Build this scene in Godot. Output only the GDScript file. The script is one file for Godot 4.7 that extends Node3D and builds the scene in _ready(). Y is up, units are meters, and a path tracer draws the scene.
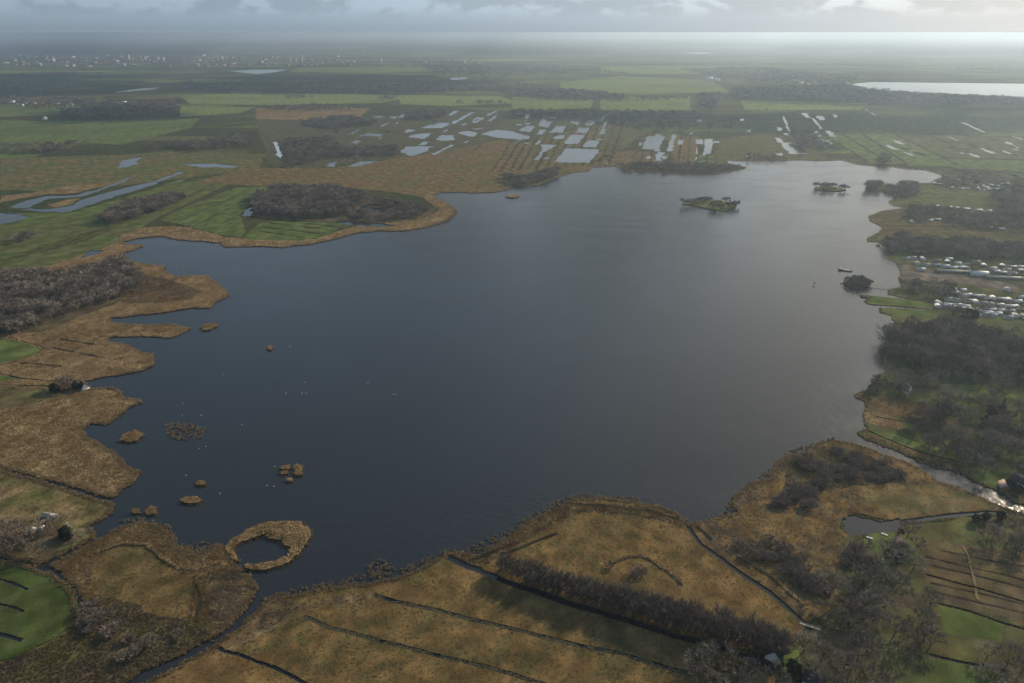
extends Node3D
# A shallow peat lake in a winter polder, seen from the air. Units are metres, the ground lies at y = 0.

const EYE := 300.0            # camera height
const LENS := 685.0           # focal length in pixels of a 1024 x 683 picture
const PITCH := 24.3           # degrees below the horizon
const SUN_AZ := 47.0          # degrees to the right of the view
const SUN_EL := 23.0
const WATER := -0.4

var rng := RandomNumberGenerator.new()
var big := FastNoiseLite.new()
var mid := FastNoiseLite.new()
var fine := FastNoiseLite.new()
var mats := {}
var taken := {}
var waters: Array = []        # every water outline (world x, z)
var lake: PackedVector2Array
var zones: Array = []         # land cover, later ones lie on top
var islands: Array = []
var overgrown: Array = []     # ditches filled with reed

# ------------------------------------------------------------------ helpers
func px(x: float, y: float) -> Vector2:      # a picture point down to the ground
	var p := deg_to_rad(PITCH)
	var u := (x - 512.0) / LENS
	var v := (341.5 - y) / LENS
	var dy := v * cos(p) - sin(p)
	var t := EYE / -dy
	return Vector2(u * t, -(cos(p) + v * sin(p)) * t)

func PP(a: Array) -> PackedVector2Array:
	var o := PackedVector2Array()
	for i in range(0, a.size(), 2):
		o.append(px(a[i], a[i + 1]))
	return o

func ccw(p: PackedVector2Array) -> PackedVector2Array:
	if Geometry2D.is_polygon_clockwise(p):
		p.reverse()
	return p

func ragged(p: PackedVector2Array, step: float, amp: float) -> PackedVector2Array:
	# the outline with its edges broken up by two octaves of noise
	var o := PackedVector2Array()
	var n := p.size()
	for i in n:
		var a := p[i]
		var b := p[(i + 1) % n]
		var d := a.distance_to(b)
		var far := clampf(minf(a.length(), b.length()) / 500.0, 1.0, 8.0)
		var k := int(maxf(1.0, d / (step * far)))
		var nn := (b - a).normalized().orthogonal()
		for j in k:
			var q := a.lerp(b, float(j) / k)
			var m := fine.get_noise_2d(q.x * 1.3, q.y * 1.3) * 0.8 + mid.get_noise_2d(q.x * 2.0 + 91.0, q.y * 2.0) * 0.9
			o.append(q + nn * m * amp * minf(far, 2.5))
	return ccw(o)

func ribbon(path: PackedVector2Array, w: float) -> PackedVector2Array:
	var l := PackedVector2Array()
	var r := PackedVector2Array()
	for i in path.size():
		var d := (path[mini(i + 1, path.size() - 1)] - path[maxi(i - 1, 0)]).normalized().orthogonal()
		l.append(path[i] + d * w * 0.5)
		r.append(path[i] - d * w * 0.5)
	r.reverse()
	l.append_array(r)
	return ccw(l)

func wiggle(path: PackedVector2Array, step: float, amp: float) -> PackedVector2Array:
	var o := PackedVector2Array()
	for i in path.size() - 1:
		var d := path[i].distance_to(path[i + 1])
		var k := int(maxf(1.0, d / step))
		for j in k:
			var q := path[i].lerp(path[i + 1], float(j) / k)
			o.append(q + Vector2(mid.get_noise_2d(q.x, q.y), mid.get_noise_2d(q.y, q.x)) * amp)
	o.append(path[path.size() - 1])
	return o

func box_of(p: PackedVector2Array) -> Rect2:
	var r := Rect2(p[0], Vector2.ZERO)
	for q in p:
		r = r.expand(q)
	return r

func numbered(called: String) -> String:
	if not taken.has(called):
		taken[called] = 0
		return called
	taken[called] += 1
	return "%s_%03d" % [called, taken[called]]

func tag(o: Node3D, label: String, category: String, group := "", kind := "") -> Node3D:
	o.set_meta("label", label)
	o.set_meta("category", category)
	if group != "":
		o.set_meta("group", group)
	if kind != "":
		o.set_meta("kind", kind)
	return o

func thing(called: String, label: String, category: String, at: Vector3, turn := 0.0, group := "") -> Node3D:
	var o := Node3D.new()
	o.name = numbered(called)
	add_child(o)
	o.position = at
	o.rotation.y = turn
	return tag(o, label, category, group)

func part(called: String, mesh: Mesh, m: Material, parent: Node3D, at := Vector3.ZERO) -> MeshInstance3D:
	var o := MeshInstance3D.new()
	o.name = called
	o.mesh = mesh
	o.material_override = m
	o.position = at
	parent.add_child(o, true)
	return o

func copy(o: Node3D, at: Vector3, turn: float, size := 1.0, label := "", group := "") -> Node3D:
	var c: Node3D = o.duplicate()
	var base := String(o.name)
	if base.length() > 4 and base.right(3).is_valid_int():
		base = base.left(-4)
	c.name = numbered(base)
	add_child(c)
	c.position = at
	c.rotation.y = turn
	c.scale = Vector3.ONE * size
	if label != "":
		c.set_meta("label", label)
	if group != "":
		c.set_meta("group", group)
	return c

func lin(r: float, g: float, b: float) -> Color:
	return Color(r, g, b).linear_to_srgb()

func grey_noise(seed_: int, freq: float, lo: float, hi: float, octaves := 4, size := 512) -> NoiseTexture2D:
	var n := FastNoiseLite.new()
	n.seed = seed_
	n.noise_type = FastNoiseLite.TYPE_SIMPLEX_SMOOTH
	n.frequency = freq
	n.fractal_octaves = octaves
	var t := NoiseTexture2D.new()
	t.width = size
	t.height = size
	t.seamless = true
	t.noise = n
	var g := Gradient.new()
	g.set_color(0, Color(lo, lo, lo).linear_to_srgb())
	g.set_color(1, Color(hi, hi, hi).linear_to_srgb())
	g.set_offset(0, 0.18)
	g.set_offset(1, 0.82)
	t.color_ramp = g
	return t

func plain(key: String, c: Color, rough := 0.9) -> StandardMaterial3D:
	if not mats.has(key):
		var m := StandardMaterial3D.new()
		m.resource_name = key
		m.albedo_color = c
		m.roughness = rough
		m.metallic_specular = 0.3
		mats[key] = m
	return mats[key]

func cover(key: String, coarse: Texture2D, size1: float, detail: Texture2D, size2: float) -> StandardMaterial3D:
	var m := StandardMaterial3D.new()
	m.resource_name = key
	m.vertex_color_use_as_albedo = true
	m.albedo_texture = coarse
	m.uv1_triplanar = true
	m.uv1_world_triplanar = true
	m.uv1_scale = Vector3.ONE / size1
	m.detail_enabled = true
	m.detail_albedo = detail
	m.detail_blend_mode = BaseMaterial3D.BLEND_MODE_MUL
	m.detail_uv_layer = BaseMaterial3D.DETAIL_UV_2
	m.uv2_triplanar = true
	m.uv2_world_triplanar = true
	m.uv2_scale = Vector3.ONE / size2
	m.roughness = 1.0
	m.specular_mode = BaseMaterial3D.SPECULAR_DISABLED
	mats[key] = m
	return m

# ------------------------------------------------------------------ land as sheets cut out round the water
var _v: PackedVector3Array
var _c: PackedColorArray

func land(poly: PackedVector2Array, y: float, tile: float, paint: Callable, cut := true) -> ArrayMesh:
	_v = PackedVector3Array()
	_c = PackedColorArray()
	var r := box_of(poly)
	var s := maxf(r.size.x, r.size.y) + 2.0
	var w: Array = []
	if cut:
		for q in waters:
			if q.box.intersects(r):
				w.append(q.poly)
	_split([poly], w, Rect2(r.position - Vector2.ONE, Vector2(s, s)), y, tile, paint, 0)
	var a := []
	a.resize(Mesh.ARRAY_MAX)
	var n := PackedVector3Array()
	n.resize(_v.size())
	n.fill(Vector3.UP)
	a[Mesh.ARRAY_VERTEX] = _v
	a[Mesh.ARRAY_NORMAL] = n
	a[Mesh.ARRAY_COLOR] = _c
	var m := ArrayMesh.new()
	if _v.size() > 0:
		m.add_surface_from_arrays(Mesh.PRIMITIVE_TRIANGLES, a)
	return m

func _split(polys: Array, w: Array, r: Rect2, y: float, tile: float, paint: Callable, depth: int) -> void:
	if polys.is_empty():
		return
	var mc := r.get_center()
	var near := maxf(maxf(absf(mc.x) - r.size.x * 0.5, absf(mc.y) - r.size.y * 0.5), 260.0)
	var want := tile * near
	if not w.is_empty():
		want = minf(want, near * 0.12)
	if r.size.x <= want or depth > 16:
		var got: Array = polys
		for q in w:
			var nxt: Array = []
			for p in got:
				nxt.append_array(Geometry2D.clip_polygons(p, q))
			got = nxt
		var hole := false
		for p in got:
			if Geometry2D.is_polygon_clockwise(p):
				hole = true
		if not hole or depth > 18:
			for p in got:
				if p.size() < 3 or Geometry2D.is_polygon_clockwise(p):
					continue
				var idx := Geometry2D.triangulate_polygon(p)
				for i in range(0, idx.size(), 3):
					for k in [idx[i], idx[i + 1], idx[i + 2]]:
						var q: Vector2 = p[k]
						_v.append(Vector3(q.x, y, q.y))
						_c.append(paint.call(q))
			return
	var h := r.size * 0.5
	for k in 4:
		var cr := Rect2(r.position + Vector2(h.x * (k % 2), h.y * (k / 2)), h)
		var sq := PackedVector2Array([cr.position, cr.position + Vector2(h.x, 0), cr.position + h, cr.position + Vector2(0, h.y)])
		sq = ccw(sq)
		var cp: Array = []
		for p in polys:
			cp.append_array(Geometry2D.intersect_polygons(p, sq))
		if cp.is_empty():
			continue
		var cw: Array = []
		for q in w:
			cw.append_array(Geometry2D.intersect_polygons(q, sq))
		_split(cp, cw, cr, y, tile, paint, depth + 1)

func blend(c1: Color, c2: Color, c3: Color) -> Callable:
	# patches of three colours of the same cover
	return func(q: Vector2) -> Color:
		var a := clampf(0.5 + mid.get_noise_2d(q.x, q.y) * 1.6, 0.0, 1.0)
		var b := clampf(fine.get_noise_2d(q.x, q.y) * 2.0 + big.get_noise_2d(q.x, q.y) * 0.8, 0.0, 1.0)
		return c1.lerp(c2, a).lerp(c3, b)

func zone(a: Array, c1: Color, c2: Color, c3: Color, o := {}) -> Dictionary:
	var p := ragged(PP(a), o.get("step", 5.0), o.get("amp", 2.5)) if o.get("rough", true) else ccw(PP(a))
	var k := 1.5 if o.get("mat", "rough") == "rough" else 1.2      # the grain texture averages well below one
	var z := {"poly": p, "box": box_of(p), "paint": blend(c1 * k, c2 * k, c3 * k), "tuft": o.get("tuft", 0.0), "high": o.get("high", 1.2), "name": o.get("name", "moor"), "label": o.get("label", ""), "mat": o.get("mat", "rough"), "tile": o.get("tile", 0.018), "island": o.get("island", false)}
	zones.append(z)
	return z

func water(called: String, outline: PackedVector2Array, m: Material, label: String, category: String, group := "") -> void:
	waters.append({"poly": outline, "box": box_of(outline)})
	var s := outline
	if called != "lake":
		var grown := Geometry2D.offset_polygon(outline, 0.6)
		if grown.size() > 0:
			s = grown[0]
	var y := WATER if called == "lake" else WATER + 0.01 + 0.003 * (waters.size() % 12)
	var o := MeshInstance3D.new()
	o.name = numbered(called)
	o.mesh = land(s, y, 4.0, func(_q): return Color.WHITE, false)
	o.material_override = m
	add_child(o)
	tag(o, label, category, group, "structure")

# ------------------------------------------------------------------ sky
var cloud_n := FastNoiseLite.new()

func sky_at(az: float, el: float, sun: Vector3) -> Color:
	var d := Vector3(sin(az) * cos(el), sin(el), -cos(az) * cos(el))
	var ang := rad_to_deg(acos(clampf(d.dot(sun), -1.0, 1.0)))
	var e := rad_to_deg(el)
	var near := exp(-ang / 30.0)
	var l := 0.235 + 1.0 * near
	var blue := Color(0.78, 1.0, 1.2)
	var warm := Color(1.03, 1.0, 0.92)
	var c := blue.lerp(warm, clampf(near * 2.6 - 0.25, 0.0, 1.0)) * l
	c = c * lerpf(1.0, 0.80 + 0.5 * near, 1.0 - smoothstep(0.0, 1.1, e))
	var high := smoothstep(9.0, 20.0, e) * (1.0 - smoothstep(0.15, 0.5, near))
	c = c.lerp(c * Color(0.62, 0.74, 0.88), high)      # bluer air higher up, away from the sun
	var k := 1.0 / (d.y + 0.05)
	var wa := rad_to_deg(wrapf(az, -PI, PI))
	var low_n := cloud_n.get_noise_2d(wa * 3.0, e * 7.5) + 0.4 * cloud_n.get_noise_2d(wa * 9.0 + 70.0, e * 21.0)
	var n := cloud_n.get_noise_2d(d.x * k * 9.0, d.z * k * 9.0) + 0.35 * cloud_n.get_noise_2d(d.x * k * 31.0 + 40.0, d.z * k * 31.0)
	n = lerpf(low_n, n, smoothstep(4.0, 9.0, e))
	var cov := smoothstep(0.7, 1.9, e)
	var grey := smoothstep(-0.25, 0.2, n)
	var gap := smoothstep(0.05, -0.32, n)
	c = c * lerpf(1.0, lerpf(1.08, 0.95, grey), cov)
	c = c.lerp(c * 1.3, gap * cov * (0.35 + 0.5 * near))
	return c

func make_sky(sun: Vector3) -> Texture2D:
	cloud_n.seed = 11
	cloud_n.frequency = 0.06
	cloud_n.fractal_octaves = 5
	var w := 4096
	var h := 2048
	var low := Image.create(512, 256, false, Image.FORMAT_RGB8)
	for j in 256:
		var el := (0.5 - (j + 0.5) / 256.0) * PI
		for i in 512:
			low.set_pixel(i, j, (sky_at(((i + 0.5) / 512.0) * TAU, maxf(el, 0.0), sun) / 2.0).linear_to_srgb())
	low.resize(w, h, Image.INTERPOLATE_CUBIC)
	var rows := int(h * 6.0 / 180.0)
	for j in range(h / 2 - rows, h / 2):
		var el := (0.5 - (j + 0.5) / h) * PI
		var t := clampf((j - (h / 2 - rows)) / 12.0, 0.0, 1.0)
		for i in range(0, w):
			var az := ((i + 0.5) / w) * TAU
			var c := (sky_at(az, el, sun) / 2.0).linear_to_srgb()
			low.set_pixel(i, j, c if t >= 1.0 else low.get_pixel(i, j).lerp(c, t))
	return ImageTexture.create_from_image(low)

func _ready() -> void:
	rng.seed = 4
	for a in [[big, 1, 1.0 / 170.0, 3], [mid, 2, 1.0 / 42.0, 4], [fine, 3, 1.0 / 11.0, 3]]:
		a[0].seed = a[1]
		a[0].frequency = a[2]
		a[0].fractal_octaves = a[3]
		a[0].noise_type = FastNoiseLite.TYPE_SIMPLEX_SMOOTH
	# camera
	var cam := Camera3D.new()
	add_child(cam)
	cam.position = Vector3(0, EYE, 0)
	cam.rotation_degrees = Vector3(-PITCH, 0, 0)
	cam.fov = 53.0
	cam.near = 1.0
	cam.far = 200000.0
	cam.current = true
	# sky, sun, air
	var az := deg_to_rad(SUN_AZ)
	var el := deg_to_rad(SUN_EL)
	var to_sun := Vector3(sin(az) * cos(el), sin(el), -cos(az) * cos(el))
	var we := WorldEnvironment.new()
	var e := Environment.new()
	var sk := Sky.new()
	var pano := PanoramaSkyMaterial.new()
	pano.panorama = make_sky(to_sun)
	pano.energy_multiplier = 2.0
	sk.sky_material = pano
	e.background_mode = Environment.BG_SKY
	e.sky = sk
	e.tonemap_mode = Environment.TONE_MAPPER_LINEAR
	e.tonemap_exposure = 1.22
	e.volumetric_fog_enabled = true
	e.volumetric_fog_density = 0.00008
	e.volumetric_fog_albedo = Color(0.80, 0.90, 1.0)
	e.volumetric_fog_anisotropy = 0.5
	e.sdfgi_enabled = true
	e.ssao_enabled = true
	e.ssil_enabled = true
	we.environment = e
	add_child(we)
	var sun := DirectionalLight3D.new()
	add_child(sun)
	sun.look_at_from_position(Vector3.ZERO, -to_sun)
	sun.light_energy = 1.5
	sun.light_color = Color(1.0, 0.91, 0.78)
	sun.light_angular_distance = 0.8
	sun.shadow_enabled = true
	materials()
	build_clouds(to_sun)
	print("sky")
	build_water()
	print("water")
	build_land()
	print("land")
	build_plants()
	print("plants")
	build_houses()
	build_lake_things()

func materials() -> void:
	var coarse := grey_noise(21, 0.012, 0.5, 1.0, 5)
	var tight := grey_noise(22, 0.05, 0.42, 1.0, 4)
	cover("rough", coarse, 130.0, tight, 26.0)
	cover("meadow", grey_noise(23, 0.012, 0.55, 1.0, 5), 170.0, grey_noise(24, 0.05, 0.62, 1.0, 4), 31.0)
	for a in [["lake", 0.15, 0.25], ["pond", 0.05, 0.1]]:
		var m := StandardMaterial3D.new()
		m.resource_name = a[0]
		m.albedo_color = lin(0.013, 0.016, 0.019)
		m.roughness = a[1]
		m.metallic_specular = 0.42
		var n := FastNoiseLite.new()
		n.seed = 31
		n.frequency = 0.02
		n.fractal_octaves = 6
		n.fractal_gain = 0.6
		var t := NoiseTexture2D.new()
		t.width = 2048
		t.height = 2048
		t.seamless = true
		t.noise = n
		t.as_normal_map = true
		t.bump_strength = 4.0
		m.normal_enabled = true
		m.normal_texture = t
		m.normal_scale = a[2]
		m.uv1_triplanar = true
		m.uv1_world_triplanar = true
		m.uv1_scale = Vector3(1.0 / 430.0, 1.0 / 430.0, 1.0 / 210.0)
		if a[0] == "lake":
			m.roughness = 0.30
			m.roughness_texture = grey_noise(33, 0.006, 0.12, 0.6, 4)
		mats[a[0]] = m

# ------------------------------------------------------------------ water
func build_water() -> void:
	var L := [945,175, 943,178, 930,183, 918,183, 898,184, 888,186, 878,185, 866,187, 866,190, 878,191, 893,195, 897,198, 888,202, 893,205, 907,208, 888,210, 875,213, 869,217, 873,222, 883,227,
		878,233, 867,238, 867,241, 878,242, 887,248, 895,254, 886,257, 897,263, 900,271, 899,281, 902,287, 890,289, 888,294, 905,298, 932,302, 932,303, 905,299, 872,296, 863,301, 868,304, 880,305, 930,309, 930,310, 880,308, 880,312, 890,315, 895,321,
		895,325, 888,331, 885,336, 887,342, 882,352, 884,364, 890,372, 880,374, 875,380, 868,389, 859,393, 854,396, 863,401, 867,407, 864,414, 864,424, 868,428, 857,433,
		862,438, 878,444, 893,449, 918,461, 943,469, 960,472, 968,479, 1000,492, 1013,502, 1040,508, 1040,518, 1003,507, 980,497, 958,487, 938,482, 928,474, 908,463, 883,454, 855,443, 838,441, 818,444, 805,451, 783,458, 773,464,
		770,479, 758,481, 742,489, 734,497, 731,504, 739,512, 724,516, 697,523, 691,524, 684,524, 681,517, 674,512, 662,507, 632,502, 617,499, 594,498, 577,499, 562,506, 547,512, 527,522, 511,536, 493,547, 481,556, 466,553, 448,553, 438,559,
		416,571, 396,578, 361,585, 343,587, 321,588, 301,594, 288,596, 278,593, 270,598, 261,608, 256,611, 240,627, 215,646, 185,662, 160,675, 120,698, 100,698, 125,683, 140,672, 175,657, 212,637, 230,625, 245,610, 252,598, 256,588, 250,576, 240,570,
		225,549, 222,546, 215,544, 205,552, 195,556, 189,549, 175,547, 172,537, 162,527, 140,522, 130,524, 112,532, 95,541, 82,547, 50,566, 62,574, 74,586, 84,598, 81,612, 76,624, 73,624, 76,611, 78,598, 68,586, 52,574, 40,570, 0,560, -30,553, -30,547, 0,556, 40,564, 52,560, 84,543, 95,536, 93,531, 86,526, 100,521, 110,514, 114,504, 97,499, 50,484, -20,465, -20,462, 50,480, 108,497, 114,497,
		120,491, 135,481, 140,472, 127,467, 115,454, 100,444, 85,437, 82,429, 90,423, 105,425, 117,417, 130,407, 142,402, 139,399, 122,398, 122,392, 110,387, 92,389, 84,381, 105,377, 125,374, 140,371, 153,366, 153,354, 142,353, 130,346, 120,343, 107,342, 110,337,
		140,336, 170,338, 185,332, 191,328, 175,325, 140,325, 112,323, 110,318, 130,316, 160,313, 190,308, 210,308, 215,302, 230,295, 220,286, 207,276, 190,276, 175,277, 162,271, 166,266, 150,265, 132,262, 122,258, 122,253, 142,247, 142,245, 125,245, 122,242,
		140,238, 162,236, 180,240, 200,241, 220,243, 225,247, 256,246, 281,247, 306,245, 331,240, 356,233, 376,231, 396,231, 411,230, 431,226, 446,220, 455,212, 451,206, 441,201, 431,195, 441,192, 456,192, 476,193, 496,192, 506,190, 512,186, 527,186, 537,185, 559,176, 575,172,
		587,171, 592,167, 617,166, 627,171, 654,171, 690,173, 719,173, 745,169, 745,167, 727,163, 727,160, 737,161, 768,161, 800,160, 818,161, 843,160, 855,164, 875,166, 893,167, 905,169, 925,170]
	lake = ragged(PP(L), 3.5, 1.3)
	water("lake", lake, mats.lake, "wide dark grey-blue lake with wind-ruffled surface", "lake")
	var ditch := func(a: Array, w: float):
		water("ditch", ragged(ribbon(wiggle(PP(a), 10.0, 1.2), w), 3.0, w * 0.14), mats.pond, "narrow dark water-filled ditch between reed beds and fields", "ditch", "ditches")
	ditch.call([446,557, 465,565, 481,571, 512,584, 560,600, 620,619, 702,643, 745,657, 775,668], 4.5)
	ditch.call([687,520, 690,530, 700,544, 740,573, 768,592, 795,615, 806,625, 812,633], 3.4)
	ditch.call([212,642, 226,651, 240,655, 256,663, 275,668, 306,684, 330,697], 2.2)
	ditch.call([303,617, 330,628, 380,642, 440,656, 512,675, 560,690], 2.6)
	overgrown.append(waters[-1].poly)
	ditch.call([374,594, 395,601, 450,614, 512,629, 560,641, 620,655, 690,675], 3.0)
	overgrown.append(waters[-1].poly)
	ditch.call([-5,577, 12,583, 28,590], 1.7)
	ditch.call([-5,603, 12,608, 24,612], 1.7)
	ditch.call([-5,633, 10,637, 22,641], 2.6)
	ditch.call([866,430, 880,436, 900,445, 930,455, 960,462], 2.0)
	ditch.call([-4,373, 20,378, 45,381, 80,381], 2.0)
	ditch.call([0,336, 40,346, 44,349, 38,353, 0,366], 1.6)
	ditch.call([925,574, 960,584, 1000,595, 1040,607], 1.8)
	ditch.call([938,604, 970,612, 1000,622, 1040,634], 1.8)
	ditch.call([928,654, 960,662, 985,667, 1010,672], 2.0)
	ditch.call([876,417, 900,421, 925,425], 2.0)
	ditch.call([903,522, 928,518, 958,515, 990,513, 1010,514], 3.8)
	var pond := func(a: Array, label := "shallow pale pond between strips of wet peat land"):
		water("pond", ragged(PP(a), 4.0, 3.2), mats.pond, label, "pond", "rectangular peat ponds beyond the lake" if label.begins_with("shallow") else "")
	for a in [[400,152, 406,146, 432,146, 428,151, 411,156], [432,154, 451,144, 454,145, 435,155], [347,166, 361,161, 386,160, 376,162, 353,167], [326,166, 333,161, 338,162, 333,167],
			[273,142, 276,142, 281,152, 282,160, 278,156, 275,147], [436,139, 441,135, 453,135, 455,140, 441,141], [406,137, 416,134, 431,133, 426,139], [421,128, 436,122.5, 451,123, 443,128],
			[361,136, 366,133, 382,134, 383,137, 368,135.5], [382,132.5, 386,130, 393,130.5, 388,133], [403,132, 408,129, 416,130, 408,132.5], [351,142.5, 356,140, 363,140.5, 356,144],
			[451,122.5, 471,112, 473.5,112.5, 454,124], [457,132.5, 468,130.5, 478,132.5, 473,137, 466,136], [471,122.5, 482,117, 486,117.5, 476,123], [486,115, 493,111, 498,111.5, 488,116],
			[487,121, 496,115, 498.5,115.5, 491,121], [480,134, 496,129.5, 512,131, 529,136, 530,139, 512,139, 496,137], [336,125, 342,120.5, 352,122.5, 345,124], [371,117, 378,115.5, 386,116.5, 380,118],
			[388,117.5, 397,115.5, 396,119], [470,129, 485,127.5, 478,129.5], [473,150, 480,145, 481.5,145.5, 475,151], [538,126, 542,117, 557,117, 547,127.5], [518,130.5, 526,126, 534,125.5, 531,132.5],
			[548,132.5, 556,126, 567,126, 563,132.5], [569,122.5, 574,119, 583,119, 578,125], [584,125, 588,120, 596.5,120.5, 593,126], [576,132.5, 579,127.5, 591,127, 587,133], [563,144, 571,134.6, 586,134.6, 578,144],
			[552,139, 558,135, 567,134, 562,139], [582,147, 587,140, 599,140, 597,147], [533,160, 542,151, 541,144, 558,144.5, 544,152.5, 538,160], [554,162.5, 566,147.8, 601,149, 589,163],
			[598,135, 602,127.5, 604,122.5, 608,121, 604.5,134], [642,149, 647,136, 665,136, 659,150], [654,164, 657,151.5, 664,152, 659,164], [667,151, 672,134, 677,135, 672,152], [703,156, 705,139, 713,139, 712,152.5],
			[696,162, 696.5,147.5, 697.7,147.5, 697.7,162], [780,142.5, 795,142, 809,154, 790,154], [814,131, 817,131, 828,146, 825,147], [864,109, 866,109, 877,115.5, 875,116], [960,122.5, 965,122.5, 986,132, 983,132.5],
			[782,116, 784.5,116, 790.5,131, 788,131], [740,119, 744,118.5, 742,123],
			[925,177, 965,178, 968,179.5, 930,178.6], [820,129, 812,118, 814,118, 823,128.5]]:
		pond.call(a)
	for k in 130:
		var bx_: Array = [[515,612,116,164,1.0], [335,480,112,158,1.6], [778,835,112,156,-0.8], [890,1020,136,158,-2.5], [640,720,130,160,0.2]][k % 5]
		var cx := rng.randf_range(bx_[0], bx_[1])
		var cy := rng.randf_range(bx_[2], bx_[3])
		var hw := rng.randf_range(0.8, 3.6)
		var hh := rng.randf_range(0.7, 2.6)
		var sk: float = hh * bx_[4]
		if not wet(px(cx, cy)) and not wet(px(cx + hw, cy)) and not wet(px(cx - hw, cy)) and not wet(px(cx, cy + hh)):
			pond.call([cx - hw - sk, cy + hh, cx - hw + sk, cy - hh, cx + hw + sk, cy - hh, cx + hw - sk, cy + hh])
	pond.call([845.5,84, 873,82, 918,82.5, 1060,84, 1060,101, 993,97, 958,96, 918,93, 888,90.5, 868,90, 853,88], "pale sheet of a second lake behind a dark tree belt")
	pond.call([229,71, 256,69.6, 287,69.8, 272,72.6, 256,74, 245,73], "pale narrow lake in front of the distant town")
	pond.call([679,53, 699,52.4, 719,53, 699,53.7], "thin bright strip of water close to the horizon")
	pond.call([112,92.5, 140,88.5, 160,87.5, 150,89.5, 130,91.5], "thin pale ditch-lake in dark green polder")
	pond.call([449,78, 470,76.5, 466,79, 452,80], "small pale pool amid far green fields")
	pond.call([-20,210, 0,212, 32,216, 15,222, 0,224, -20,226], "blue pool bordered by bright grass")
	pond.call([10,207, 27,200, 45,196, 77,195, 100,188.5, 130,177, 132,178, 103,190, 79,197, 50,199, 32,205, 30,207.4, 16,208.5], "thin upper arm of the blue river between green meadows")
	pond.call([14,209.2, 30,208, 50,209, 70,205, 82,199, 125,187.5, 150,182, 182,171, 185,172, 160,181, 152,186, 130,192, 100,201, 70,212, 40,211.5], "long lower arm of the blue river winding through meadows")
	pond.call([241,216, 250,207, 254,206, 252,216], "small dark pond at a wood's edge beside striped meadow")
	pond.call([360,207, 373,207, 391,210, 381,213.5, 361,212], "pale pond enclosed by bare woodland")
	pond.call([336,221, 361,222, 396,225, 391,227, 366,226.5, 338,223.5], "thin pond between woodland and tan shore reeds")
	pond.call([78,258, 90,251, 104,250, 98,254, 84,258.5], "blue pool inside tan reeds on the peninsula")
	pond.call([842,521, 855,515, 878,520, 904,520, 904,525, 888,533, 868,536.5, 848,535, 841,528], "blue-grey pond beside the cottage garden")
	pond.call([905,379, 912,385, 914,393, 906,397, 902,390, 903,383], "small blue pool under bare trees beside the lake")
	pond.call([180,164, 215,163, 240,166, 232,168, 200,167], "flat blue pool in tan moorland")
	pond.call([122,160, 140,157, 138,163, 128,167, 118,168], "irregular blue pools in wet meadow")
	# banks: the earth face between the land and the water
	var st := SurfaceTool.new()
	st.begin(Mesh.PRIMITIVE_TRIANGLES)
	for w in waters:
		var p: PackedVector2Array = w.poly
		for i in p.size():
			var a := p[i]
			var b := p[(i + 1) % p.size()]
			if minf(a.length(), b.length()) > 2200.0:
				continue
			var hid := false
			for o in waters:
				if o != w and o.box.has_point(a) and Geometry2D.is_point_in_polygon((a + b) * 0.5, o.poly):
					hid = true
					break
			if hid:
				continue
			for v in [Vector3(a.x, 0, a.y), Vector3(b.x, 0, b.y), Vector3(b.x, WATER - 0.2, b.y), Vector3(a.x, 0, a.y), Vector3(b.x, WATER - 0.2, b.y), Vector3(a.x, WATER - 0.2, a.y)]:
				st.add_vertex(v)
	st.generate_normals()
	var bank := part("bank", st.commit(), plain("peat", lin(0.09, 0.075, 0.05)), self)
	tag(bank, "low dark peat bank along every water's edge", "bank", "", "structure")

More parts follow.
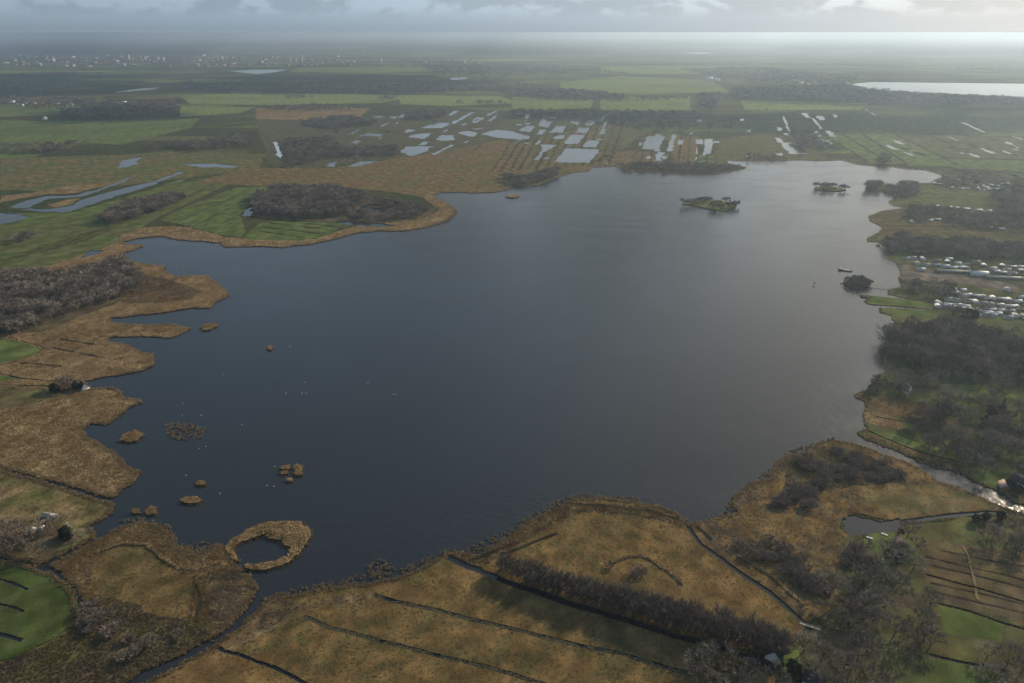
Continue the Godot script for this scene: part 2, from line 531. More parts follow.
# ------------------------------------------------------------------ land cover
func build_land() -> void:
	var R := Color(0.37, 0.275, 0.152)      # reed, dry and pale
	var R2 := Color(0.265, 0.195, 0.105)
	var R3 := Color(0.20, 0.135, 0.065)
	var M := Color(0.18, 0.128, 0.058)      # sour moor grass
	var M2 := Color(0.125, 0.105, 0.047)
	var M3 := Color(0.22, 0.145, 0.062)
	var B := Color(0.115, 0.09, 0.06)      # brush, purple brown
	var B2 := Color(0.10, 0.085, 0.06)
	var G := Color(0.095, 0.135, 0.042)      # meadow
	var G2 := Color(0.135, 0.17, 0.055)
	var G3 := Color(0.10, 0.125, 0.045)
	var DG := Color(0.062, 0.095, 0.028)      # lush deep green pasture
	var DG2 := Color(0.078, 0.105, 0.036)
	var O := Color(0.135, 0.135, 0.055)      # olive rough grass
	var D := Color(0.085, 0.095, 0.048)       # dark wet ground, also cloud shade put into the marsh and village fields
	var W := Color(0.125, 0.10, 0.065)       # leaf litter
	# the ground, one sheet out to the horizon
	var far := 90000.0
	var all := ccw(PackedVector2Array([Vector2(-far, -far), Vector2(far, -far), Vector2(far, 3000), Vector2(-far, 3000)]))
	var gp := func(q: Vector2) -> Color:
		var a := clampf(0.5 + big.get_noise_2d(q.x * 0.25, q.y * 0.12) * 1.5, 0.0, 1.0)
		var b := clampf(0.5 + mid.get_noise_2d(q.x * 0.35, q.y * 0.2) * 1.4, 0.0, 1.0)
		return Color(0.09, 0.115, 0.045).lerp(Color(0.125, 0.115, 0.055), a).lerp(Color(0.07, 0.085, 0.04), b * 0.7)
	var g := part("ground", land(all, 0.0, 0.1, gp), mats.rough, self)
	tag(g, "flat polder land of fields and marsh reaching the horizon", "ground", "", "structure")
	print("ground ", g.mesh.get_faces().size() / 3)
	# patchwork of far parcels
	for row in 46:
		var z := -1750.0 * pow(1.043, row)
		var z2 := z * 1.043 + 12.0
		var x := z * 1.1 + rng.randf() * 200.0
		while x < -z * 1.1:
			var wd := rng.randf_range(0.03, 0.16) * -z
			var sk := rng.randf_range(-0.05, 0.05) * -z
			var p := ccw(PackedVector2Array([Vector2(x, z), Vector2(x + wd * 0.97, z + rng.randf_range(-8, 8)), Vector2(x + wd * 0.97 + sk, z2), Vector2(x + sk, z2)]))
			x += wd
			if rng.randf() < 0.45:
				continue
			var t := rng.randf()
			var cc: Array = [G, G2, G3] if t < 0.68 else ([O, M2, G3] if t < 0.86 else [D, M2, B2])
			var k := rng.randf_range(0.8, 1.45)
			zones.append({"poly": p, "box": box_of(p), "paint": blend(cc[0] * k, cc[1] * k, cc[2] * k), "tuft": 0.0, "high": 1.0, "name": "field", "label": "distant polder parcel of grass or rough land", "mat": "meadow", "tile": 0.08, "far": true})
	var F := {"name": "meadow", "label": "distant green meadow in the polder", "mat": "meadow", "rough": false, "tile": 0.05}
	for a in [[0,120, 60,122, 110,125, 70,148, 0,152], [95,125, 200,118, 190,128, 120,145, 85,142], [0,108, 60,105, 110,107, 90,113, 0,117]]:
		zone(a, G * 1.2, G2 * 1.1, G3, F)
	for a in [[180,95, 260,93, 350,94, 420,96, 380,103, 270,105, 190,104], [180,107, 256,107, 240,113, 180,117], [300,68, 420,67, 480,70, 380,73, 290,72], [400,95, 500,96, 520,103, 450,106, 400,104],
			[560,82, 620,76, 710,80, 730,92, 640,94, 560,92], [600,98, 690,96, 690,110, 600,111], [512,97, 595,97, 590,108, 512,110], [600,66, 720,66, 700,74, 600,74], [740,100, 870,103, 860,110, 745,110],
			[0,70.5, 110,70.5, 112,72, 0,72.5], [440,59, 520,58, 560,60, 480,62], [190,79, 245,79, 240,82, 195,83]]:
		zone(a, G2 * 1.35, G2 * 1.5, G2, F)
	# near and middle country
	zone([0,158, 120,155, 190,150, 262,155, 262,168, 200,176, 120,186, 60,192, 0,190], G3, O, R3, {"label": "tan rough pasture left of the river arm"})
	zone([-40,225, 0,225, 60,218, 120,205, 180,183, 240,172, 225,186, 160,216, 130,236, 105,250, 60,264, 30,275, -40,282], G3, O, G, {"name": "meadow", "mat": "meadow", "label": "dull green striped meadow beside the bare wood", "amp": 1.0})
	zone([0,196, 30,193, 70,186, 110,182, 128,178, 100,187, 77,193, 45,194, 20,199, 0,203], R2, M, R3, {"label": "tan strip of reed between river arms"})
	zone([48,205, 70,199, 82,198, 72,204, 58,208], M3, R2, M, {"tuft": 0.02, "label": "rusty tan reed island in the river arm"})
	zone([5,213, 40,213, 72,213, 105,203, 150,190, 190,176, 180,184, 150,196, 110,210, 60,220, 20,224], G2, G, G3, {"name": "meadow", "mat": "meadow", "label": "bright green river margin"})
	zone([256,108, 300,107, 370,108, 360,118, 300,120, 256,119], R2, R3, M, {"label": "far tan moor behind dark marsh"})
	zone([256,119, 330,121, 420,113, 480,111, 530,114, 610,118, 600,128, 540,140, 500,146, 440,160, 380,158, 300,170, 270,165, 262,140], D, B2, D * 1.3, {"label": "wet marsh around the pale ponds with cloud shade in its dark tone"})  # marsh brown-green, darkened further in place of a cloud shadow
	zone([512,110, 600,112, 700,112, 770,112, 900,112, 1000,116, 1024,120, 1024,134, 900,133, 823,133, 790,128, 740,124, 620,122], D * 1.2, G3 * 0.8, D, {"name": "meadow", "mat": "meadow", "label": "green fields before the far village painted darker for cloud shadow"})  # the cloud shadow over these fields is put into their greens too
	zone([195,183, 230,172, 262,168, 330,168, 400,158, 440,152, 500,140, 535,145, 530,165, 512,180, 515,190, 496,197, 441,198, 431,199, 400,193, 350,188, 290,187, 250,186], R3, M, O, {"tuft": 0.010, "high": 1.6, "label": "tan reed moor on the far shore"})
	zone([530,140, 610,122, 625,128, 605,165, 590,172, 560,180, 530,186, 518,176], M, O, M2, {"label": "brown peat strips between the ponds"})
	zone([605,128, 640,126, 640,134, 622,152, 606,152], O, G3, M2, {"label": "olive peat meadow beside brown field"})
	zone([612,150, 656,152, 650,168, 606,166], M, M * 1.1, B, {"label": "brown peat field on the far shore"})
	zone([675,136, 700,136, 694,166, 668,164], M, M3 * 0.8, M, {"label": "brown strip field between two ponds"})
	zone([714,140, 760,134, 800,136, 830,160, 745,166, 715,162], M2, O, B, {"label": "mixed olive shore field with ditches"})
	zone([823,134, 862,134, 905,164, 870,164], G2, G, G2, {"name": "meadow", "mat": "meadow", "rough": false, "label": "long bright green meadow running to the lake"})
	zone([863,134.5, 893,134, 958,166, 910,166], G2 * 1.1, G2, G, {"name": "meadow", "mat": "meadow", "rough": false, "label": "long light green meadow strip running to the lake"})
	zone([895,134, 1030,138, 1030,160, 990,158, 945,157], O, G3, M2, {"name": "meadow", "mat": "meadow", "label": "wet olive fields speckled with pools"})
	zone([925,158, 1030,161, 1030,172, 955,168], G2, G, G2, {"name": "meadow", "mat": "meadow", "label": "pale green meadow bordering the lake's end"})
	# far right shore, strip after strip
	zone([885,170, 960,172, 1030,175, 1030,340, 886,340, 860,300, 860,180], G3 * 0.9, O, D, {"name": "meadow", "mat": "meadow", "label": "camp land of grass and hedges on the shore", "amp": 1.0})
	zone([915,190, 945,188, 1030,197, 1030,206, 990,204, 918,206], G2, O, G3, {"name": "meadow", "mat": "meadow", "label": "striped green camping field between hedges"})
	zone([944,212, 992,215, 992,219, 945,216], G2, G2, G, {"name": "meadow", "mat": "meadow", "label": "small bright green lawn between hedges"})
	zone([868,210, 900,209, 935,216, 960,226, 1030,232, 1030,240, 930,233, 880,240, 862,222], M * 0.9, O, B, {"name": "field", "tuft": 0.01, "label": "brown reed strips on the headland"})
	zone([897,262, 935,270, 1020,285, 1020,292, 940,282, 899,278], Color(0.2, 0.17, 0.14), Color(0.16, 0.14, 0.12), B, {"name": "yard", "label": "bare gravel harbour yard beside long sheds"})
	zone([862,296, 880,296, 930,301, 930,307, 880,305, 868,305], G2, G, G2, {"name": "meadow", "mat": "meadow", "amp": 0.5, "label": "bright green grass jetty in front of the caravans"})
	zone([880,307, 930,311, 940,318, 1030,330, 1030,350, 1000,340, 955,330, 895,322], G2, G, G3, {"name": "meadow", "mat": "meadow", "label": "bright grass along the caravan camp"})
	zone([880,316, 930,318, 950,325, 940,332, 890,325], M, O, G3, {"tuft": 0.02, "label": "rough tan grass at the camp's corner"})
	zone([884,326, 960,330, 1030,346, 1030,512, 1000,492, 960,472, 900,452, 858,434, 858,390, 884,370], Color(0.085, 0.10, 0.04), Color(0.10, 0.085, 0.05), G * 0.9, {"name": "woodland_floor", "label": "grass and leaf litter under the wood beside the channel", "amp": 1.0})
	zone([852,394, 862,392, 890,398, 932,407, 936,414, 905,419, 880,412, 872,403], R3 * 0.8, M, B, {"tuft": 0.12, "high": 1.5, "label": "brown reed strip at the channel mouth"})
	zone([864,410, 876,412, 903,420, 900,430, 876,425, 864,421], M3, R2, M, {"tuft": 0.15, "high": 1.4, "label": "rusty reed patch beside the lawn"})
	zone([866,427, 885,431, 910,440, 945,450, 935,455, 905,449, 868,432], G2, G2, O, {"name": "meadow", "mat": "meadow", "amp": 0.8, "label": "yellow-green lawn along the channel"})
	zone([858,433, 876,437, 905,448, 945,461, 958,470, 945,467, 900,450], M, R3, B, {"tuft": 0.15, "high": 1.5, "label": "brown reed strip along the channel bank"})
	zone([962,473, 985,476, 1002,483, 998,489, 975,481], G2, G2, G, {"name": "meadow", "mat": "meadow", "amp": 0.5, "label": "bright clipped lawn on the channel bank"})
	for a in [[880,374, 905,372, 912,379, 890,383], [905,396, 935,394, 930,404, 910,402], [940,385, 985,385, 1005,395, 960,400], [995,400, 1012,392, 1018,398, 1004,405], [1010,412, 1026,402, 1030,416, 1016,420], [950,400, 975,402, 965,410]]:
		zone(a, G2, G, G2, {"name": "meadow", "mat": "meadow", "label": "small green clearing among bare trees"})
	# left shore, wood and reeds
	zone([-40,270, 0,270, 50,266, 105,248, 128,236, 160,230, 240,250, 240,300, 200,345, 160,375, 85,382, 60,386, -40,384], R, R2, R3, {"tuft": 0.55, "high": 1.3, "name": "reed_bed", "label": "pale tan reed peninsula below the bare wood"})
	zone([-40,270, 30,268, 60,274, 110,268, 130,280, 125,300, 90,314, 40,333, -40,336], B, M2, B, {"tuft": 0.05, "high": 1.0, "name": "woodland_floor", "label": "brown leaf-strewn floor of the bare lakeside wood"})
	zone([118,272, 150,276, 180,284, 203,292, 185,301, 140,304, 122,304], Color(0.17, 0.13, 0.08), R3, B, {"tuft": 0.4, "high": 1.3, "name": "brushland", "label": "brown scrubby middle of the reed peninsula"})
	zone([-40,335, 0,337, 38,347, 42,350, 36,354, 0,364, -40,368], G, G2, G3, {"name": "meadow", "mat": "meadow", "amp": 0.5, "label": "green meadow tongue edged by a curved ditch"})
	zone([-40,372, 0,375, 27,379, 0,382, -40,383], G, G2, G3, {"name": "meadow", "mat": "meadow", "amp": 0.5, "label": "narrow green meadow next to the farmhouse"})
	zone([-40,384, 50,387, 84,388, 95,389, 150,395, 150,420, 140,490, 110,499, 50,483, -40,460], R, R2, M3, {"tuft": 0.8, "high": 1.3, "name": "reed_bed", "label": "pale tan reed bed around the white farmhouse"})
	zone([-40,386, 20,388, 70,391, 60,398, 20,407, -20,412], M2, O, B, {"tuft": 0.1, "label": "rough grass behind the farmhouse painted dark for the tree shadow"})  # darker tones painted along the shadow cast by the windbreak trees
	zone([-40,462, 0,468, 60,488, 100,500, 118,505, 112,516, 86,528, 92,536, 80,548, 50,563, 0,557, -40,548], O, R2, M2, {"tuft": 0.4, "high": 1.2, "label": "olive and tan rough land with a cottage"})
	zone([-40,520, 10,522, 40,525, 66,528, 80,538, 60,552, 40,564, 0,556, -40,548], B, M2, W, {"tuft": 0.1, "name": "yard", "label": "rough brown yard around the cottage sheds"})
	zone([60,548, 75,545, 70,551, 56,558], G2, G, G, {"name": "meadow", "mat": "meadow", "amp": 0.5, "label": "small bright lawn below the cottage"})
	zone([-40,560, 0,561, 40,571, 52,575, 66,586, 78,599, 75,612, 72,625, 50,640, 20,655, -40,675], DG, DG2, Color(0.085, 0.095, 0.04), {"name": "meadow", "amp": 0.8, "label": "deep green meadow curving round a moat"})
	# north shore belt
	zone([118,246, 122,236, 140,228, 165,226, 190,228, 225,237, 250,239, 315,239, 335,233, 360,225, 400,221, 425,217, 440,210, 425,200, 431,192, 470,205, 460,225, 400,240, 300,255, 220,255, 130,250], R, R2, R3, {"tuft": 0.12, "high": 1.9, "name": "reed_bed", "label": "thin tan reed belt along the north shore"})
	zone([160,220, 190,205, 235,188, 275,186, 262,198, 246,208, 240,216, 246,232, 240,238, 215,234, 190,227], G, G2, G3, {"name": "meadow", "mat": "meadow", "amp": 0.8, "label": "striped green meadow behind the north shore"})
	zone([243,238, 262,221, 345,223, 330,235, 300,241, 250,240], G2, G, G, {"name": "meadow", "mat": "meadow", "amp": 0.6, "label": "bright green shore meadow cut by dark trenches"})
	zone([248,200, 275,187, 330,189, 362,197, 400,204, 437,210, 425,219, 395,223, 340,222, 300,221, 255,217], W, B, M2, {"name": "woodland_floor", "label": "brown leaf-strewn floor of the north shore wood"})
	# foreground
	zone([230,560, 225,540, 215,538, 205,546, 195,550, 189,543, 175,540, 170,530, 160,520, 140,515, 128,519, 95,541, 70,556, 48,568, 62,574, 76,586, 84,598, 80,614, 74,626, 50,643, 20,656, -40,678, -40,760, 90,760, 150,672, 215,640, 256,600], R2, M, R3, {"tuft": 0.9, "high": 1.5, "name": "reed_bed", "label": "tan reed land between the moat and the channel"})
	zone([96,548, 140,543, 165,560, 195,580, 192,615, 160,625, 110,600, 90,590], M, M2, R3, {"tuft": 0.9, "high": 0.9, "label": "brown-olive mown centre of the reed land"})
	zone([85,600, 120,598, 160,618, 200,622, 212,637, 175,657, 140,672, 90,720, -40,720, -40,680, 50,645, 78,625], B, M2, B2, {"tuft": 0.8, "high": 1.3, "name": "brushland", "label": "purple-brown brush in front of the reed land"})
	zone([208,575, 236,570, 252,582, 248,600, 232,622, 214,632, 206,610], Color(0.22, 0.18, 0.12), B, R2, {"tuft": 1.2, "high": 1.5, "name": "reed_bed", "label": "greyish cut reed on the channel corner"})
	zone([148,684, 185,663, 215,647, 240,628, 256,604, 270,590, 321,580, 361,578, 396,572, 438,552, 448,556, 481,572, 512,586, 580,608, 700,646, 750,662, 790,690, 800,760, 100,760], M, M2, M3, {"tuft": 0.8, "high": 0.8, "label": "brown moor cut by parallel ditches"})
	zone([256,612, 270,600, 300,604, 370,592, 380,596, 300,612, 240,650, 215,662, 200,655, 240,632], R3, B, R2, {"tuft": 1.0, "high": 1.2, "name": "reed_bed", "label": "greyish reed fringe at the moor's lake side"})
	zone([160,683, 215,655, 250,668, 300,690, 250,730, 120,730], M3, M, R3, {"tuft": 0.8, "high": 0.8, "label": "ochre moor corner beside the channel"})
	zone([444,552, 470,548, 500,535, 540,505, 570,495, 640,497, 680,510, 686,524, 692,534, 740,576, 768,595, 800,619, 808,630, 790,650, 740,650, 600,612, 520,585, 480,569], M, M3, M2, {"tuft": 0.8, "high": 0.8, "label": "rusty brown moor between hedge and lake"})
	zone([448,555, 481,556, 512,536, 545,514, 570,503, 640,506, 684,519, 682,526, 640,516, 580,512, 550,527, 515,548, 490,563, 470,562], R3, B, R2, {"tuft": 1.1, "high": 1.6, "name": "reed_bed", "label": "greyish tan reed fringe before the rusty moor"})
	zone([688,528, 697,520, 730,512, 730,500, 745,484, 765,478, 768,465, 785,452, 810,445, 838,438, 858,441, 885,452, 910,461, 930,473, 940,481, 982,496, 1006,507, 990,513, 930,517, 905,521, 885,520, 855,514, 842,518, 840,528, 850,537, 895,536, 880,560, 850,580, 838,605, 815,622, 806,624, 768,592, 740,573, 700,545], M, B, M3, {"tuft": 0.6, "high": 1.2, "label": "russet reed moor below the channel"})
	zone([790,460, 830,446, 870,456, 900,472, 905,484, 870,485, 830,490, 800,500, 780,500], B, M2, B2, {"tuft": 0.6, "high": 1.4, "name": "brushland", "label": "dark brush on the point by the channel"})
	zone([860,489, 930,485, 975,496, 1002,507, 940,513, 895,517, 870,505], Color(0.20, 0.17, 0.085), O, R3, {"tuft": 0.5, "high": 0.8, "label": "straw-coloured rough grass beside the channel"})
	zone([840,540, 905,527, 930,523, 985,517, 1050,515, 1050,760, 760,760, 790,650, 812,628, 836,605], Color(0.09, 0.10, 0.045), Color(0.105, 0.085, 0.055), O, {"tuft": 0.1, "high": 0.6, "name": "woodland_floor", "label": "rough ground under the bare trees in front"})
	zone([906,528, 930,524, 968,519, 960,535, 930,541, 910,538], Color(0.16, 0.155, 0.065), O, M2, {"tuft": 0.3, "high": 0.5, "name": "meadow", "label": "pale olive paddock beside the pond"})
	zone([922,545, 935,540, 962,546, 1050,556, 1050,632, 1000,617, 940,603, 922,575], B * 1.25, M2, R3 * 0.8, {"tuft": 0.3, "high": 0.5, "name": "field", "label": "grey-brown cut reed field with bare strips"})
	zone([938,605, 970,613, 1003,624, 1001,643, 970,638, 945,633], G2, G, O, {"name": "meadow", "mat": "meadow", "amp": 0.8, "label": "yellow-green paddock in front of the reed field"})
	zone([930,634, 1000,646, 1020,660, 990,668, 928,654], O, M2, B, {"tuft": 0.3, "high": 0.5, "name": "meadow", "label": "olive rough strip below the paddock"})
	zone([920,658, 985,668, 1000,690, 940,720, 880,720], G, G3, O, {"name": "meadow", "mat": "meadow", "label": "green lawn among bare trees at the front"})
	for a in [[862,540, 884,533, 912,536, 918,552, 912,562, 893,563, 884,572, 868,545], [780,655, 798,650, 802,665, 786,672]]:
		zone(a, G2, G, G2, {"name": "meadow", "mat": "meadow", "amp": 0.5, "label": "bright garden lawn beside a dark house"})
	# trenches, tracks and plough lines
	var line := func(a: Array, w: float, c: Color, called: String, label: String):
		var p := ragged(ribbon(wiggle(PP(a), 12.0, 1.6), w), 3.0, w * 0.35)
		zones.append({"poly": p, "box": box_of(p), "paint": blend(c, c * 0.8, c * 1.15), "tuft": 1.0 if label.begins_with("pale ridge") else 0.0, "high": 1.7, "name": called, "label": label, "mat": "rough", "tile": 0.05, "island": false})
	var dk := Color(0.06, 0.056, 0.036)
	var pale := Color(0.42, 0.40, 0.36)
	for a in [[258,231, 305,237.5], [262,226.5, 320,234], [268,222.5, 334,230.5], [300,223, 340,227]]:
		line.call(a, 4.0, dk, "trench", "dark trench across the bright shore meadow")
	for k in 7:
		line.call([166.0 + k * 9, 222.0 + k * 1.6, 240.0 + k * 5, 189.5 + k * 2.2], 2.5, [G2 * 1.5, dk * 1.6][k % 2], "trench", "narrow strip line in the striped meadow")
	for k in 9:
		line.call([-20.0 + k * 12, 268.0 - k * 3.0, 150.0 + k * 8, 212.0 - k * 3.4], 5.0, [M2, G2, O][k % 3], "trench", "shallow furrow in the dull striped meadow")
	for a in [[52,348.5, 75,352.5], [79,353.5, 103,358], [20,363, 62,366.5], [100,262, 125,266], [95,345, 60,339]]:
		line.call(a, 3.0, dk, "trench", "dark trench cut through the pale reeds")
	for a in [[842,134, 886,161], [862.5,134, 908,164], [894,134, 958,165], [930,136, 985,160], [823,134, 868,162]]:
		line.call(a, 6.0, dk * 1.5, "trench", "dark ditch line between long green strips")
	for a in [[928,190.5, 950,192.5, 968,194.5], [1005,172.5, 1030,176], [1016,193.5, 1030,194], [906,272, 960,279], [905,277.5, 945,283], [968,194.5, 1030,199.5]]:
		line.call(a, 4.0, pale, "track", "pale track through the camping land")
	for k in 6:
		line.call([918.0, 193.5 + k * 2.2, 1030.0, 198.5 + k * 1.9], 3.0, [M, O * 1.2, M2][k % 3], "strip", "thin grass strip of the camping field")
	for k in 7:
		line.call([872.0 + k * 2, 212.5 + k * 3.4, 905.0 + k * 14, 212.5 + k * 3.6, 1030.0, 224.0 + k * 2.8], 4.0, [R3, B, O][k % 3], "strip", "thin reed strip across the headland")
	for k in 14:
		line.call([492.0 + k * 9, 172.0 - k * 0.6, 520.0 + k * 8, 128.0 - k * 0.5], 7.0, [O, B2, G3, M2][k % 4], "strip", "slanting peat strip between the ponds")
	for k in 9:
		line.call([640.0 + k * 9.5, 166.0, 648.0 + k * 8.6, 131.0], 5.0, [M2, dk * 1.5, O][k % 3], "strip", "upright peat strip beside the far ponds")
	for a in [[925,557, 1030,582], [930,565, 1030,590], [940,551, 1030,568], [930,582, 1030,606], [935,592, 1030,615]]:
		line.call(a, 0.9, B2, "strip", "dark cut line in the grey-brown reed field")
	for a in [[610,562, 628,557, 642,556, 655,563, 670,573, 684,586], [738,556, 770,575, 800,602], [772,556, 800,566, 826,584], [96,553, 120,545, 146,545, 160,556, 178,568, 200,570, 222,562]]:
		line.call(a, 2.2, R, "strip", "pale ridge of standing reed on the moor")
	for a in [[500,556, 512,552, 535,543, 557,534], [470,561, 500,550, 512,546], [697,527, 705,534, 712,541], [195,585, 200,600, 196,620], [560,503, 600,506, 650,512, 678,520]]:
		line.call(a, 1.8, dk, "trench", "narrow dark trench in the near moor")
	line.call([962,546, 967,556, 970,566, 974,580, 977,600], 1.2, R * 1.1, "track", "pale footpath across the grey-brown reed field")
	for k in 26:
		var lx := rng.randf_range(0, 1000)
		var ly := rng.randf_range(92, 160)
		line.call([lx, ly, lx + rng.randf_range(20, 90), ly + rng.randf_range(-3, 3)], 9.0, [dk * 1.5, R2, G2][k % 3], "strip", "far ditch or verge line between polder fields")
	# islands and islets
	var reed := {"island": true, "tuft": 1.0, "high": 1.8, "name": "reed_islet", "amp": 1.5, "step": 2.0}
	for a in [[[225,548, 230,542, 240,536, 250,530, 268,523, 286,522, 301,524, 310,531, 312,536, 307,544, 300,554, 288,564, 271,569, 261,571, 254,570, 246,569, 244,566, 258,566, 266,564, 278,561, 287,556, 291,549, 281,542, 268,539, 266,534, 256,538, 240,544, 234,549, 236,556, 238,562, 232,560], "horseshoe-shaped tan reed islet open towards the shore"],
			[[119,442, 125,434, 135,431, 142,435, 138,441, 128,443], "small tan reed islet near the left shore"], [[180,501, 185,498, 197,498, 201,501, 195,504, 184,504], "oval tan reed islet with dark waterline"], [[196,484, 199,481.5, 206,482, 205,485.5, 198,486], "tiny oval reed islet"],
			[[132,512, 136,509, 141,511, 139,514, 133,514], "tiny reed islet off the cottage bay"], [[145,512, 150,507, 156,508, 156,514, 148,516], "pale reed islet off the cottage bay"],
			[[280,469, 284,466, 291,466, 289,470, 283,470.5], "upper one of the clustered reed islets"], [[280,473, 284,471.5, 288,472, 287,475, 281,475], "small round one of the clustered reed islets"], [[293,470, 295,466, 302,467, 301,476, 294,476], "square one of the clustered reed islets"], [[286,480, 289,478.5, 293,479, 292,482, 287,482], "lowest of the clustered reed islets"],
			[[200,329, 205,325, 215,323.5, 217,326, 208,330, 202,331], "sparse reed islet off the left peninsula"], [[267,350, 270,346.5, 272,348, 271,350.5], "lone reed clump in open water"], [[505,197, 512,195.5, 519,196, 514,198.5], "low sandy reed islet near the far shore"]]:
		zone(a[0], R, R2, R3, reed.merged({"label": a[1]}))
	zone([682,204, 690,202, 702,199, 719,200.5, 737,204, 735,208, 725,211.5, 715,210, 707,209, 697,206], G2, G2, O, {"island": true, "mat": "meadow", "name": "island", "amp": 0.6, "label": "grassy island ringed by small bare trees"})
	zone([814,188, 822,186, 835,187, 846,190, 840,191.5, 825,191, 815,190], D, O, D, {"island": true, "name": "island", "amp": 0.6, "label": "narrow wooded islet in the far lake"})
	zone([842,282, 846,280, 852,279, 862,278, 871,282, 870,286, 862,289, 852,289, 845,285], D, O, D, {"island": true, "name": "island", "amp": 0.6, "label": "round bushy islet joined to shore by a pier"})
	zone([860,295, 868,296, 872,297, 868,298, 861,297], M, B, O, {"island": true, "name": "island", "amp": 0.3, "label": "low grass bar at the jetty tip"})
	zone([876,245, 879,244.5, 880,246, 877,246.3], M, B, O, {"island": true, "name": "island", "amp": 0.2, "label": "tiny dark islet off the headland"})
	for z in zones:
		if z.get("island", false):
			islands.append(z)
	var i := 0
	var zone_k := 0
	for z in zones:
		zone_k += 1
		var o := MeshInstance3D.new()
		o.name = numbered(z.name)
		var y := 0.08 + 0.004 * i
		if z.has("far"):
			y = 0.02 + 0.02 * (zone_k % 3)
		else:
			i += 1
		z.y = y
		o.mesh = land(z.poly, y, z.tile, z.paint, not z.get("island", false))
		if z.get("island", false):
			var st := SurfaceTool.new()
			st.begin(Mesh.PRIMITIVE_TRIANGLES)
			for k in z.poly.size():
				var a: Vector2 = z.poly[k]
				var b: Vector2 = z.poly[(k + 1) % z.poly.size()]
				for v in [Vector3(a.x, y, a.y), Vector3(b.x, WATER - 0.2, b.y), Vector3(b.x, y, b.y), Vector3(a.x, y, a.y), Vector3(a.x, WATER - 0.2, a.y), Vector3(b.x, WATER - 0.2, b.y)]:
					st.set_color(Color(0.09, 0.075, 0.05))
					st.add_vertex(v)
			st.generate_normals()
			part("bank", st.commit(), mats[z.mat], o)
		o.material_override = mats[z.mat]
		add_child(o)
		tag(o, z.label, z.name.replace("_", " "), "far polder parcels" if z.has("far") else z.name.replace("_", " ") + " parcels", "structure")
	print("zones ", zones.size())


# ------------------------------------------------------------------ plants
func tube(st: SurfaceTool, a: Vector3, b: Vector3, ra: float, rb: float, n := 3) -> void:
	var d := (b - a).normalized()
	var u := d.cross(Vector3.RIGHT if absf(d.x) < 0.8 else Vector3.UP).normalized()
	var v := d.cross(u)
	for i in n:
		var t0 := TAU * i / n
		var t1 := TAU * (i + 1) / n
		var o0 := u * cos(t0) + v * sin(t0)
		var o1 := u * cos(t1) + v * sin(t1)
		for q in [[a, o0, ra], [b, o0, rb], [b, o1, rb], [a, o0, ra], [b, o1, rb], [a, o1, ra]]:
			st.set_normal(q[1])
			st.add_vertex(q[0] + q[1] * q[2])

func sliver(st: SurfaceTool, a: Vector3, dir: Vector3, l: float, w: float) -> void:
	var s := dir.cross(Vector3(rng.randf_range(-1, 1), rng.randf_range(-1, 1), rng.randf_range(-1, 1))).normalized() * w * 0.5
	var n := (dir.cross(s).normalized() + Vector3.UP * 0.3).normalized()
	for q in [a - s, a + s, a + dir * l]:
		st.set_normal(n)
		st.add_vertex(q)

func limb(wood: SurfaceTool, twigs: SurfaceTool, a: Vector3, dir: Vector3, l: float, r: float, depth: int, o: Dictionary) -> void:
	var b := a + dir * l
	tube(wood, a, b, r, r * 0.6)
	if depth == 0:
		for i in o.twigs:
			var d: Vector3 = (dir + Vector3(rng.randf_range(-1, 1), rng.randf_range(-0.5, 1) * o.lift, rng.randf_range(-1, 1)) * o.spread).normalized()
			sliver(twigs, a.lerp(b, rng.randf_range(0.2, 1.0)), d, rng.randf_range(0.5, 1.0) * o.twig, o.twig_w)
		return
	for i in o.forks:
		var t: float = TAU * (i + rng.randf() * 0.7) / o.forks
		var u := dir.cross(Vector3(0.3, 0.2, 1)).normalized()
		var v := dir.cross(u)
		var d: Vector3 = (dir + (u * cos(t) + v * sin(t)) * rng.randf_range(0.5, 0.95) * o.open + Vector3.UP * 0.25 * o.lift).normalized()
		limb(wood, twigs, a.lerp(b, rng.randf_range(0.65, 1.0)), d, l * rng.randf_range(0.6, 0.85), r * 0.55, depth - 1, o)

func tree_meshes(o: Dictionary) -> Array:
	var wood := SurfaceTool.new()
	var twigs := SurfaceTool.new()
	wood.begin(Mesh.PRIMITIVE_TRIANGLES)
	twigs.begin(Mesh.PRIMITIVE_TRIANGLES)
	for s in o.stems:
		var lean: Vector3 = Vector3(rng.randf_range(-1, 1), 0, rng.randf_range(-1, 1)) * o.lean
		var foot := Vector3(lean.x, -0.15, lean.z) * (0.8 if o.stems > 1 else 0.0) + Vector3(0, -0.15, 0)
		var top: Vector3 = foot + (Vector3.UP + lean * 0.3).normalized() * o.trunk
		tube(wood, foot, top, o.girth, o.girth * 0.7, 5)
		for i in o.limbs:
			var t: float = TAU * (i + rng.randf() * 0.5) / o.limbs
			var d: Vector3 = (Vector3(cos(t), 0, sin(t)) * o.open * rng.randf_range(0.5, 1.0) + Vector3.UP * o.rise).normalized()
			limb(wood, twigs, foot.lerp(top, rng.randf_range(0.75, 1.0)), d, o.reach * rng.randf_range(0.8, 1.1), o.girth * 0.5, 2, o)
	return [wood.commit(), twigs.commit()]

